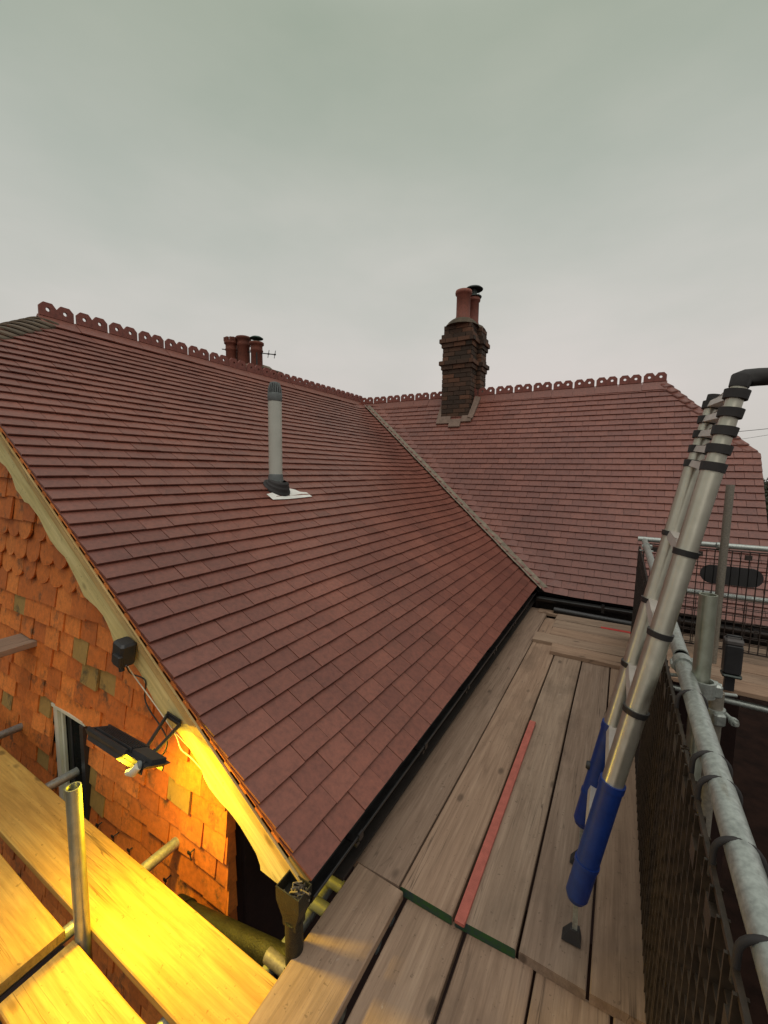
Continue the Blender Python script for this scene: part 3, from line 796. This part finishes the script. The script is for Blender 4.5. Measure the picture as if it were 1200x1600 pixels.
mb = MB(); mb.lathe(t, [(.13, -.02), (.135, 0), (.05, .02)], 20); mb.cyl(t, t+Vector((0, 0, .11)), .012, n=6); mb.lathe(t, [(.135, .07), (.14, .08), (.09, .11), (.01, .13)], 24)
mb.build('cowl', plain('green_cowl', (.04, .075, .06), .5, .4), c2)

# TV aerial strapped to that stack
t0 = ray(401, 551)*8.45
aer = empty('tv_aerial', t0, 'thin dark TV aerial sticking out beside the old pots behind the left ridge', 'aerial')
ae = MB(); e0 = ray(347, 545.5)*8.9; e1 = ray(431, 554.2)*8.45
ae.cyl(e0, e1, .010, n=6); ae.build('boom', M_cable, aer); ae = MB(); ae.cyl(t0, t0+Vector((0, 0, -.9)), .014, n=6); ae.build('mast', M_cable, aer)
for px, py in ((419.5, 553), (429.5, 554)):
    ae = MB(); p = ray(px, py)*8.45; ae.cyl(p+Vector((.02, -.0, .075)), p-Vector((.02, 0, .075)), .006, n=6); ae.cyl(p-Rv*.02, p+Rv*.02, .016, n=6); ae.build('element', M_cable, aer)

# ------------------------------------------------------------------ scaffold boards
def board(label, c, L, w, top, ang=0, m_=M_wood, th=.038, tilt=0, group=None, end=False, name='scaffold_board', warp=.003):
    """centre (x,y); local x is the length"""
    mb = MB(); n = 14; ch = .004; loops = []
    pr = [(-w/2+ch, -th), (w/2-ch, -th), (w/2, -th+ch), (w/2, -ch), (w/2-ch, 0), (-w/2+ch, 0), (-w/2, -ch), (-w/2, -th+ch)]
    ph = random.uniform(0, 6); sk0 = random.uniform(-.006, .006); sk1 = random.uniform(-.006, .006)
    for i in range(n+1):
        x = -L/2+L*i/n; dz = warp*math.sin(ph+i*.6); dy = .0012*math.sin(ph*2+i*.9)
        loops.append([(x+((sk0 if i == 0 else sk1 if i == n else 0)*a/w*2), a+dy, b+dz*(1 if b < -.01 else 1)) for a, b in pr])
    ids = [mb.add(l) for l in loops]
    for k in range(n):
        for i in range(8): j = (i+1) % 8; mb.face((ids[k]+i, ids[k]+j, ids[k+1]+j, ids[k+1]+i))
    mb.face([ids[0]+i for i in range(8)][::-1], m=1 if end else 0); mb.face([ids[-1]+i for i in range(8)])
    o = mb.build(name, [m_, M_green] if end else [m_], loc=(0, 0, 0))
    o.location = (c[0], c[1], top); o.rotation_euler = (0, tilt, ang)
    return tag(o, label, 'scaffold board', group)
H = math.pi/2
ZP = -1.65; GW = 'walkway boards along the left eave'
s = [-.655, -.430, -.2015, .022]
y0, y1 = 1.330, 5.20
ym = (y0+y1)/2; L = y1-y0
gapx = .0018
def yb(x0, x1, y0, y1, label, end=False, top=ZP, m_=M_wood, grp=GW):
    return board(label, ((x0+x1)/2, (y0+y1)/2), y1-y0, x1-x0-2*gapx, top, H, m_, end=end, group=grp)
yb(-.888, -.668, 1.332, 5.19, 'long walkway board nearest the gutter of the left roof')
yb(-.664, -.443, 1.332, 4.9, 'long walkway board with the red batten along its right edge, green-painted near end', True)
yb(-.436, -.215, 1.338, 4.9, 'long greyish walkway board just right of the red batten, green-painted near end', True)
yb(-.208, .006, 1.345, 4.9, 'long walkway board on which the blue ladder foot rests')
yb(.012, .215, 1.345, 4.9, 'long walkway board running beside the black mesh guard')
# nearer boards, the middle ones lying a board's thickness lower
GN = 'near boards below the camera'
yb(-.868, -.644, -.7, 1.327, 'near board half lit yellow at its left edge, beside the mossy hopper', grp=GN)
yb(-.634, -.404, -.7, 1.350, 'near board between two wide dark gaps, with a dark knot', top=ZP-.0405, grp=GN)
yb(-.392, -.157, -.7, 1.352, 'near board below the foot end of the red batten', top=ZP-.0405, grp=GN)
yb(-.150, .075, -.7, 1.352, 'near reddish board at the bottom, straight below the ladder foot', top=ZP-.0395, grp=GN)
yb(.080, .30, -.7, 1.354, 'near board in the bottom right corner under the black mesh', top=ZP-.0395, grp=GN)
# transverse boards on top
GT = 'short cross boards at the far corner'
def xb(x0, x1, y0, y1, label, top=-1.61):
    return board(label, ((x0+x1)/2, (y0+y1)/2), x1-x0, y1-y0-.004, top, 0, group=GT)
xb(-.478, 2.6, 3.895, 4.098, 'frontmost cross board, its thick front edge facing the camera')
xb(-.662, 2.5, 4.102, 4.312, 'second cross board, its left end sticking out past the others')
xb(-.535, 2.6, 4.318, 4.530, 'third cross board from the front, flush left end')
xb(-.540, 2.5, 4.535, 4.772, 'cross board just in front of the dark red stripe')
xb(-.545, 2.6, 4.795, 5.005, 'hindmost raised cross board, behind the dark red stripe')
xb(-.77, 1.9, 5.03, 5.16, 'narrow cross board lying lower under the far gutter', -1.636)
# left platform, lit yellow
GY = 'yellow-lit boards in front of the gable'
def ybd(x0, x1, y0, y1, label, top): return board(label, ((x0+x1)/2, (y0+y1)/2), x1-x0, y1-y0, top, 0, M_pine_lit, group=GY)
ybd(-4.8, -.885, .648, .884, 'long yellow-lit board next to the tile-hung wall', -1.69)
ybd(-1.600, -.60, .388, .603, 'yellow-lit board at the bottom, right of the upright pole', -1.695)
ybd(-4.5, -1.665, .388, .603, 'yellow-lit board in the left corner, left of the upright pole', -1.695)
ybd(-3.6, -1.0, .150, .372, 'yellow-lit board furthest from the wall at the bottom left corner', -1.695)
board('short board end jutting out at the left edge under a white cloth', (-3.185, .55), 1.05, .225, -1.085, H, M_wood)
# red batten
mb = MB(); mb.cbox((0, 0, 0), (1.42, .038, .014), .002)
ba = mb.build('batten', M_red, loc=(0, 0, 0)); ba.location = (-.412, 2.025, ZP+.0095); ba.rotation_euler = (0, 0, H)
tag(ba, 'thin coral red batten lying along a walkway board', 'batten')
mb = MB(); mb.cbox((0, 0, 0), (2.4, .040, .010), .002)
ba = mb.build('batten', M_redd, loc=(0, 0, 0)); ba.location = (1.10, 4.784, -1.612)
tag(ba, 'dark red strip lying between the cross boards at the far corner', 'batten')
# white cloth
mb = MB(); n = 14; mm_ = 10; g_ = []
for i in range(n+1):
    row = []
    for j in range(mm_+1):
        u_, v_ = i/n, j/mm_
        row.append((-3.30+.20*u_, .55+.32*v_, -1.078+.022*abs(math.sin(7*u_+2*v_))+.035*math.exp(-((u_-.5)**2+(v_-.75)**2)*8)))
    g_.append(mb.add(row))
for i in range(n):
    for j in range(mm_): mb.face((g_[i]+j, g_[i+1]+j, g_[i+1]+j+1, g_[i]+j+1), True)
o = mb.build('cloth', M_cloth); sol = o.modifiers.new('s', 'SOLIDIFY'); sol.thickness = .004
tag(o, 'crumpled white cloth on the board end at the left edge', 'cloth')

# ------------------------------------------------------------------ scaffold tubes
TR = .02415
def tube(label, p0, p1, cat='scaffold tube', group=None, name='scaffold_tube', r=TR, m_=None):
    p0 = Vector(p0); p1 = Vector(p1); mb = MB(); L = (p1-p0).length
    mb.pipe((0, 0, 0), (0, 0, L), r)
    o = mb.build(name, m_ or M_galv, loc=(0, 0, 0)); o.location = p0
    o.rotation_euler = (p1-p0).to_track_quat('Z', 'Y').to_euler()
    return tag(o, label, cat, group)
GTr = 'cross tubes carrying the walkway'
tube('upright tube standing in the yellow light between the boards', (-1.592, .626, -6.2), (-1.592, .626, -1.116), name='scaffold_standard', m_=M_galvo)
tube('cross tube under the yellow boards, its pale end close to the house corner', (-1.709, -.3, -1.757), (-1.709, 1.075, -1.757), group='tubes under the yellow boards')
tube('cross tube under the yellow boards, its end in front of the window', (-2.617, -.3, -1.757), (-2.617, 1.055, -1.757), group='tubes under the yellow boards')
tube('cross tube under the yellow boards, its end near the left edge of the photo', (-3.40, -.3, -1.757), (-3.40, 1.07, -1.757), group='tubes under the yellow boards')
tube('cross tube under the bottom left boards, seen in the gap by the corner', (-1.14, -.3, -1.757), (-1.14, .70, -1.757), group='tubes under the yellow boards')
for (yy, x0, lab) in ((.935, -.985, 'short yellow-lit tube end left of the near board, below the mossy pipe'), (1.16, -1.00, 'tube end below the gutter beside the hopper'), (1.265, -1.02, 'tube end below the gutter, second from the hopper'), (1.47, -1.05, 'tube end below the gutter, third from the hopper'),
                      (2.3, -1.05, 'cross tube hidden in the shade under the walkway, beyond the third tube end'), (3.5, -1.05, 'cross tube under the far part of the walkway')):
    tube(lab, (x0, yy, -1.722), (-.66, yy, -1.722), group=GTr, m_=M_galvd if yy < 1 else M_flued)  # darker materials dim these tubes, so shade is put into their colour
tube('long tube under the near boards along the left edge of the walkway', (-.98, -.6, -1.78), (-.98, 5.0, -1.78), group=GTr)
tube('long tube under the right edge of the walkway', (.27, -.6, -1.78), (.27, 5.0, -1.78), group=GTr)
tube('fat pale guard rail tube running towards the camera at the right edge', (.2195, -.4, -.65), (.2195, 1.69, -.65), group='guard rail tubes', name='guard_rail')
tube('far guard rail tube continuing behind the ladder to the corner', (.2195, 1.75, -.64), (.2195, 4.66, -.64), group='guard rail tubes', name='guard_rail')
tube('upper guard rail tube crossing behind the ladder at the far corner', (.165, 4.69, -.63), (2.6, 4.69, -.63), group='guard rail tubes', name='guard_rail')
tube('lower guard rail tube crossing behind the mesh at the far corner', (.26, 4.72, -1.09), (2.6, 4.72, -1.09), group='guard rail tubes', name='guard_rail')
tube('low tube under the cross boards at the right edge', (.40, 3.96, -1.72), (1.60, 3.96, -1.745), group=GTr)
tube('slim tall upright tube at the far corner, behind the ladder', (.765, 4.40, -6.2), (.771, 4.38, -.08), name='scaffold_standard', r=.029, m_=M_galvd)
tube('short fat upright tube beside the near guard rail, glinting yellow', (.266, 1.56, -6.2), (.255, 1.60, -.372), name='scaffold_standard', m_=M_galvo)
tube('thin upright tube clamped right behind the short fat one', (.315, 1.70, -6.2), (.315, 1.70, -.72), name='scaffold_standard', m_=M_galvd)
tube('upright tube beyond the mesh near the right edge, standing in the dark', (1.75, 3.9, -6.2), (1.75, 3.9, -1.7), name='scaffold_standard')

def coupler(label, p, axis, side, group='scaffold couplers'):
    p = Vector(p); A = Vector(axis).normalized(); S = Vector(side).normalized(); B_ = A.cross(S)
    root = empty('scaffold_coupler', p, label, 'coupler', group)
    mb = MB(); mb.pipe(p-A*.024, p+A*.024, .031, .007, 18); mb.cbox(p+S*.033, (.042, .034, .024), .006, A, B_); mb.cbox(p-S*.028, (.036, .024, .016), .004, A, B_)
    mb.build('clamp', M_galv, root)
    mb = MB(); q = p+B_*.040; mb.cyl(q-S*.05, q+S*.055, .0065, n=8); mb.build('bolt', M_galv, root)
    mb = MB(); mb.cyl(q+S*.028, q+S*.044, .0135, n=6); mb.build('nut', M_galv, root)
coupler('coupler at the far end of the fat guard rail, next to the short upright', (.2195, 1.70, -.65), (0, 1, 0), (1, 0, .2))
coupler('coupler clamping the short fat upright just under the guard rail', (.262, 1.575, -.665), (0, 0, 1), (1, .1, 0))
coupler('coupler on the thin upright behind the short fat one', (.315, 1.70, -.80), (0, 0, 1), (.3, -1, 0))
coupler('coupler where the far guard rail meets the corner, left of the ladder', (.2195, 4.30, -.64), (0, 1, 0), (1, 0, 0))
coupler('coupler joining the slim upright to the upper far rail', (.790, 4.66, -.63), (1, 0, 0), (0, -1, .1))
coupler('dark coupler joining the slim upright to the lower far rail', (.785, 4.70, -1.09), (1, 0, 0), (0, -1, .1))

mb = MB(); a = onY(1078, 1078, 1.62); b = onY(1150, 1087, 1.75); mb.cyl(a, b, .006, n=8); mb.cyl(a.lerp(b, .42), a.lerp(b, .52), .013, n=6); mb.cyl(a.lerp(b, .55), a.lerp(b, .62), .010, n=6)
tag(mb.build('coupler_bolt', M_galv), 'long threaded bolt sticking out sideways beside the short fat upright tube', 'bolt')

# ------------------------------------------------------------------ mesh brick guards
def guard(label, P, W_, H_, oval=None, m_=M_net, seed=1, dens=.052, bottom=None, hooks=(), rail=None, group='black mesh guards'):
    """P(a,b,c): a along, b down, c out"""
    random.seed(seed); root = empty('mesh_guard', P(0, 0, 0), label, 'mesh guard', group)
    mb = MB()
    def bar(a0, b0, a1, b1, t=.0035, d=.006):
        v = Vector((a1-a0, b1-b0)); L = v.length; v /= L; nx, ny = -v.y*t, v.x*t
        q = [(a0+nx, b0+ny), (a1+nx, b1+ny), (a1-nx, b1-ny), (a0-nx, b0-ny)]
        mb.prism([P(a, b, -d) for a, b in q], [P(a, b, d) for a, b in q])
    na = int(W_/dens); hh = H_*.50
    for i in range(na+1):
        a = W_*i/na; bar(a, 0, a, H_, .0055 if i in (0, na) else .0028, .009)
        if i % 3 == 1: bar(a+.014, hh, a+.014, H_, .0022)
    k = 0; b = 0
    while b <= H_+.001:
        bar(0, b, W_, b, .0055 if b == 0 else .0022, .004); 
        if b > hh: bar(0, b+.014, W_, b+.014, .0022, .005)
        b += dens*1.05; k += 1
    bar(0, H_, W_, H_, .006)
    mb.build('mesh', m_, root)
    n = int(W_/.16)
    for i in range(n):
        a = (i+.5)*W_/n; b = .05+.02*(i % 2)
        c = MB(); c.prism([P(a+x*.024, b+y*.022, -.010) for x, y in ((-1, -1), (1, -1), (1, 1), (-1, 1))], [P(a+x*.024, b+y*.022, .010) for x, y in ((-1, -1), (1, -1), (1, 1), (-1, 1))])
        c.build('clip', m_, root)
    if oval:
        a, b, w, h = oval; c = MB()
        lp = [(a-w/2+h/2+h/2*math.cos(R(q)), b+h/2*math.sin(R(q))) for q in range(90, 271, 15)]+[(a+w/2-h/2+h/2*math.cos(R(q)), b+h/2*math.sin(R(q))) for q in range(-90, 91, 15)]
        c.prism([P(x, y, -.009) for x, y in lp], [P(x, y, .011) for x, y in lp]); c.build('oval_plate', M_blk, root)
    for a in hooks:
        c = MB(); c.sweep([P(a, .02, .0), P(a, -.015, .0)]+[P(a, -.03-0.0+0, 0)]+[P(a, -.03+(-.034)*math.sin(R(q))+.034*0, .034-.034*math.cos(R(q))) for q in range(15, 181, 15)]+[P(a, .02, .068)], .0055, 8)
        c.build('hook', M_rub, root)
    return root
zt_ = -.66
GPn = lambda y0: (lambda a, b, c: Vector((.182-.012*b+c, y0+a, zt_-.035-b)))
near_guard = guard('muddy mesh guard nearest the camera, hanging from the fat guard rail', GPn(.10), 1.13, .96, m_=M_netb, seed=3, dens=.056, hooks=(.42, .60, .78, .95, 1.04))
guard('mesh guard beyond the nearest one, hanging beside the ladder', GPn(1.25), 1.15, .94, m_=M_netb, seed=4, dens=.056, hooks=(.2,))
guard('mesh guard at the far end of the long guard rail, seen edge-on', GPn(2.42), 2.20, .94, m_=M_net, seed=5)
GPx = lambda x0: (lambda a, b, c: Vector((x0+a, 4.655+c, -.665-b)))
guard('black mesh guard with a solid oval plate, facing the camera at the far corner', GPx(.22), 1.20, .90, oval=(.665, .225, .44, .165), seed=6, dens=.060)
guard('black mesh guard at the right edge, next to the one with the oval plate', GPx(1.44), 1.1, .90, seed=8, dens=.060)
random.seed(99)
# ragged bottom clips of the near guards
for (px, py) in ((1001, 1350), (1003, 1445), (1008, 1190)):
    mb = MB(); p = onX(px, py-45, .192); q = p+Vector((-.008, -.05, -.085)); mb.sweep([p, p.lerp(q, .5)+Vector((-.004, 0, 0)), q], [.009, .007, .0015], 8); mb.build('tie', M_rub, near_guard)

# black case by the post
root = empty('plastic_case', (.79, 3.9, -1.45), 'black box-shaped plastic case with a greyish lid behind the short upright tube', 'case')
mb = MB(); mb.cbox((.79, 3.86, -1.355), (.105, .09, .23), .012); mb.build('body', M_blk, root)
mb = MB(); mb.cbox((.788, 3.86, -1.225), (.110, .094, .045), .012); mb.build('lid', plain('grey_lid', (.075, .065, .062), .6), root)
mb = MB(); mb.cbox((.793, 3.86, -1.482), (.115, .10, .022), .008); mb.build('base', M_cowl, root)
mb = MB(); mb.sweep([(.745, 3.86, -1.20), (.75, 3.86, -1.185), (.83, 3.86, -1.185), (.835, 3.86, -1.20)], .008, 8); mb.build('handle', M_blk, root)
mb = MB(); mb.box((.79, 3.88, -1.555), (.06, .04, .11)); mb.build('stand', M_blk, root)

# ------------------------------------------------------------------ telescopic ladder
P0 = Vector((.23, 1.558, .022)); dL = Vector((-.049, -.017, -.262)); wL = Vector((-.007, .330, .015))
lad = empty('telescopic_ladder', (-.08, 1.6, ZP), 'telescopic aluminium ladder with blue bottom section leaning out over the guard rail', 'ladder')
du = dL.normalized(); wu = (wL-du*wL.dot(du)).normalized(); nu = wu.cross(du)
def at(k, t=0): return P0+dL*k+wL*t
rad = lambda k: .0275+.0014*k
for t in (0, 1):
    for k in range(-1, 4):
        k0, k1 = (k, k+1) if k >= 0 else (-.97, 0)
        if k == -1: continue
        mb = MB(); mb.cyl(at(k0, t), at(k1, t), rad(k)+.0015, n=32); mb.build('stile_section', M_alu, lad)
    for i in range(5):
        k1 = -.2*i; k0 = -.2*(i+1) if i < 4 else -.93; r_ = .0245-.0010*i
        mb = MB(); mb.cyl(at(k0, t), at(k1, t), r_, n=28); mb.build('stile_section', M_alu, lad)
    for k in (0, -.2, -.4, -.6, -.8):
        mb = MB(); mb.cyl(at(k-.048, t), at(k+.048, t), .0335+.002*k, .0320+.002*k, n=24); mb.build('collar', M_rub, lad)
    for k in (1, 2, 3):
        mb = MB(); mb.cyl(at(k-.04, t), at(k+.03, t), rad(k)+.0065, rad(k)+.0045, n=28); mb.build('collar', M_blk, lad)
    k1 = 5.62
    mb = MB(); mb.cyl(at(4.0, t), at(k1, t), .0365, n=32); mb.cyl(at(3.96, t), at(4.05, t), .0395, n=32); mb.cyl(at(5.12, t), at(5.17, t), .0395, n=32)
    mb.cyl(at(k1, t), at(k1+.07, t), .0365, .028, n=32)
    b_ = mb.build('blue_section', M_blue, lad)
    fp = at(k1+.05, t)+Vector((.003, .018, 0)); fp.z = ZP; fq = at(k1+.05, t)
    mb = MB(); mb.box((fq+fp)/2+Vector((0, 0, .02)), ((fq-fp).length-.05, .016, .010), fq-fp, (1, 0, 0)); mb.build('leg_rod', M_galv, lad)
    mb = MB(); f_ = fp; mb.prism([f_+Vector((a, b, .050)) for a, b in ((-.014, -.014), (.014, -.014), (.014, .014), (-.014, .014))], [Vector((f_.x-.006, f_.y, ZP+.004))+Vector((a, b, 0)) for a, b in ((-.034, -.022), (.028, -.022), (.028, .022), (-.034, .022))]); mb.build('rubber_foot', M_rub, lad)
    mb = MB(); c_ = at(4.55, t)-wu*(.004 if t else 0)-nu*.034*(1 if t == 0 else 1)
    mb.box(at(4.6, t)+wu*.0365-nu*.002, (.25, .030, .004), du, nu); mb.build('sticker', M_cablew, lad)
    mb = MB(); kp = at(4.72, t)-Vector((.040, 0, 0)); mb.lathe(kp+Vector((.01, 0, 0)), [(.017, 0), (.019, .006), (.014, .018)], 14, D=(-1, 0, .1))
    if t: mb.build('knob', M_blk, lad)
for k in (-.8, -.6, -.4, -.2, 0, 1, 2, 3, 4, 5.0):
    mb = MB(); a = at(k, 0)+wu*.028; b = at(k, 1)-wu*.028
    hw, h2 = .019, (.011 if k <= 0 else .014)
    pr = [(-hw, -h2), (hw, -h2), (hw*.8, h2), (-hw*.8, h2)]
    mb.prism([a-du*q+nu*p for p, q in pr], [b-du*q+nu*p for p, q in pr])
    for j in range(5): mb.box((a+b)/2+du*(-h2-.001)+nu*(-.014+j*.007), ((b-a).length, .003, .002), wu, nu)
    mb.build('rung', M_rung, lad)
mb = MB()   # foam sleeve over the top, bent to the right
pts = [at(-.88, 0)+du*.0, at(-.98, 0), ray(1163, 591)*1.195, ray(1185, 589)*1.19, ray(1206, 588)*1.185, ray(1225, 587)*1.18]
mb.sweep(pts, [.024, .026, .025, .025, .0245, .024], 14); mb.build('foam_sleeve', M_rub, lad)
mb = MB(); mb.cyl(at(-.94, 1), at(-.86, 1), .024, n=20); mb.build('end_cap', M_rub, lad)

# ------------------------------------------------------------------ floodlight, junction box, cables
fl = empty('floodlight', (-1.55, .98, -1.05), 'black floodlight on a U-bracket under the barge board, shining yellow', 'floodlight')
Y0 = .80
c0, c1, c2_, c3 = onY(143, 1141, .80), onY(243, 1203, .735), onY(215, 1150, Y0), onY(170, 1133, Y0+.02)
ax = (c1-c0).normalized(); Ln = (c1-c0).length
side = Vector((0, .93, -.37)); side = (side-ax*side.dot(ax)).normalized(); up = ax.cross(side)
if up.z < 0: up = -up
cen = (c0+c1)/2+side*.02-ax*.004
mb = MB()
hl = Ln/2
def hpt(a, b, c): return cen+ax*a+side*b*.66+up*c*.62
# tray-like housing
lo = [hpt(-hl*.92, -.055, -.022), hpt(hl*.80, -.055, -.022), hpt(hl*.80, .055, -.022), hpt(-hl*.92, .055, -.022)]
hi = [hpt(-hl, -.068, .012), hpt(hl*.95, -.060, .012), hpt(hl*.95, .060, .012), hpt(-hl, .068, .012)]
mid = [hpt(-hl*.8, -.045, .03), hpt(hl*.5, -.045, .034), hpt(hl*.5, .045, .034), hpt(-hl*.8, .045, .03)]
mb.prism(lo, hi); 
for j in range(7): mb.box(hpt(-hl*.2, -.038+j*.0127, .022), (Ln*.58, .003, .022), ax, side)
mb.box(hpt(hl*.66, 0, .022), (Ln*.26, .050, .018), ax, side); mb.box(hpt(-hl*.86, 0, .020), (.02, .075, .012), ax, side); mb.box(hpt(-hl*.30, -.058, .018), (Ln*.65, .008, .016), ax, side); mb.box(hpt(-hl*.30, .058, .018), (Ln*.65, .008, .016), ax, side)
for q_ in (-.054, .054): mb.box(hpt(-.01, q_, -.030), (Ln*.86, .004, .016), ax, side)
mb.build('housing', M_blk, fl)
mb = MB(); mb.box(hpt(-.02, 0, -.0255), (Ln*.55, .036, .004), ax, side); mb.build('lens', M_lens, fl)
mb = MB()
br0, br1 = onY(262, 1116, YV+.004), onY(283, 1130, YV+.004)
e0 = hpt(-hl*.15, .066, .0); e1 = hpt(hl*.82, -.058, .004)
e0 = hpt(hl*.25, .066, .01)
mb.sweep([e0, e0.lerp(br0, .93), br0+Vector((0, -.006, 0)), br1+Vector((0, -.006, 0)), e1.lerp(br1, .93), e1], .0075, 8)
mb.box((br0+br1)/2+Vector((0, -.002, 0)), ((br1-br0).length, .006, .028), (br1-br0), (0, 1, 0)); mb.build('bracket', M_blk, fl)
mb = MB(); mb.sweep([hpt(hl*.80, -.075, .0), hpt(hl*.74, -.080, -.035), hpt(hl*.62, -.080, -.050)], [.013, .015, .011], 12); mb.build('sensor', M_cablew, fl)
mb = MB(); mb.lathe(hpt(hl*.78, -.063, .0), [(.015, 0), (.016, .006), (.010, .009)], 14, D=-side); mb.build('pivot_knob', M_flued, fl)
ld = bpy.data.lights.new('floodlight_glow', 'AREA'); ld.shape = 'RECTANGLE'; ld.size = .14; ld.size_y = .05; ld.energy = 16; ld.color = (1, .68, .02); ld.spread = R(178)
lo_ = bpy.data.objects.new('floodlight_glow', ld); COL.objects.link(lo_); lo_.location = hpt(-.01, 0, -.050)-fl.location
zz = Vector((-.56, .02, .80))
lo_.rotation_euler = zz.to_track_quat('Z', 'Y').to_euler(); lo_.parent = fl
jb = MB(); jc = onY(194, 1019, .955); jb.cbox(jc, (.115, .07, .078), .010, (.25, 0, 1), (0, 1, 0)); jb.cbox(jc+Vector((.012, -.034, -.02)), (.05, .02, .05), .004, (.2, 0, 1), (0, 1, 0))
jb.cyl(jc+Vector((.01, -.02, -.05)), jc+Vector((.012, -.02, -.075)), .012, n=10)
tag(jb.build('junction_box', M_blk), 'small black junction box screwed to the barge board above the floodlight', 'junction box')
def cable(label, pts, r, m_, name='cable'):
    P = [onY(x, y, Y) for x, y, Y in pts]
    # smooth
    for _ in range(2):
        Q = [P[0]]
        for a, b in zip(P[:-1], P[1:]): Q += [a.lerp(b, .25), a.lerp(b, .75)]
        Q.append(P[-1]); P = Q
    mb = MB(); mb.sweep(P, r, 8); tag(mb.build(name, m_), label, 'cable')
cable('black cable drooping from the junction box to the floodlight', [(197, 1040, .93), (203, 1053, .97), (222, 1058, 1.0), (229, 1065, 1.0), (225, 1090, 1.0), (232, 1108, .99), (248, 1130, .97), (260, 1150, .93), (262, 1165, .90), (255, 1180, .86), (248, 1181, .84), (240, 1170, .83)], .0032, M_cable)
cable('white cable looping from the junction box down under the barge board', [(200, 1042, .95), (212, 1060, .985), (230, 1084, .99), (250, 1112, 1.0), (266, 1135, 1.0), (277, 1152, 1.02), (282, 1172, 1.02), (296, 1181, 1.02), (310, 1196, 1.02), (322, 1210, 1.02)], .0028, M_cablew)
cable('thin white wire hanging in a loop below the barge board', [(272, 1142, 1.02), (285, 1157, 1.02), (300, 1172, 1.02), (306, 1176, 1.02)], .0020, M_cablew)

# ------------------------------------------------------------------ beyond: wires, trees
def wire(label, a, b, D0, D1, r):
    A = ray(*a)*D0; Bq = ray(*b)*D1; mb = MB()
    A2 = A+(A-Bq)*.6; B2 = Bq+(Bq-A)*6
    mb.sweep([A2.lerp(B2, i/12)+Vector((0, 0, -.10*math.sin(math.pi*i/12)+.0)) for i in range(13)], r, 6)
    tag(mb.build('overhead_wire', M_cable), label, 'wire', 'overhead wires')
wire('thicker upper overhead wire at the right edge behind the ladder', (1160, 673), (1200, 668), 22, 21.5, .014)
wire('thinner lower overhead wire at the right edge, just above the roof', (1155, 686), (1200, 678), 24, 23.5, .009)
def leafm(name, c):
    M, t, P = mat(name); g = G(t); c_ = g.ramp(g.attr(), [(0, tuple(x*.5 for x in c)), (1, tuple(x*1.5 for x in c))]); g.link(c_, P.inputs['Base Color']); P.inputs['Roughness'].default_value = .7; return M
M_leaf = leafm('hedge_leaves', (.030, .034, .014)); M_leaf2 = leafm('brown_leaves', (.055, .040, .024)); M_bark = plain('bark', (.05, .038, .028), .9)
def tree(label, base, h, r, m_, seed, nleaf=14000):
    rd = random.Random(seed); root = empty('tree', base, label, 'tree', 'trees beyond the roof'); base = Vector(base)
    mb = MB(); mb.sweep([base, base+Vector((.1, .05, h*.4)), base+Vector((0, .1, h*.8))], [.22, .15, .05], 8)
    cl = []
    for i in range(46):
        an = rd.uniform(0, 6.283); q = rd.random()**.5; z = rd.uniform(.22, 1); rr = r*math.sin(math.pi*min(1, (z-.05)*.98))**.6*q
        c = base+Vector((rr*math.cos(an), rr*math.sin(an), z*h)); cl.append((c, rd.uniform(.35, .8)))
        s0 = base+Vector((0, 0, z*h*.75)); mb.sweep([s0, s0.lerp(c, .5)+Vector((0, 0, .1)), c], [.05, .03, .01], 5)
    mb.build('trunk', M_bark, root)
    lf = MB()
    for i in range(nleaf):
        c, cr_ = cl[rd.randrange(len(cl))]; d = Vector([rd.gauss(0, 1) for _ in range(3)]).normalized()*cr_*rd.random()**.4
        p = c+d; u_ = Vector([rd.gauss(0, 1) for _ in range(3)]).normalized(); v_ = u_.orthogonal().normalized(); s_ = rd.uniform(.05, .11); lf.t = rd.random()
        i0 = lf.add([p-u_*s_, p+v_*s_*.5, p+u_*s_, p-v_*s_*.5]); lf.face((i0, i0+1, i0+2, i0+3))
    lf.build('crown', m_, root)
tree('dark evergreen tree just past the right verge of the roof', (6.0, 20.5, -6.2), 7.3, 2.3, M_leaf, 1)
tree('brownish bare-looking tree at the right edge, behind the evergreen', (8.2, 25, -6.2), 7.6, 3.0, M_leaf2, 2)
tree('low dark bushy tree at the right edge, lower than its neighbours', (5.9, 17.0, -6.2), 5.4, 2.2, M_leaf, 3)
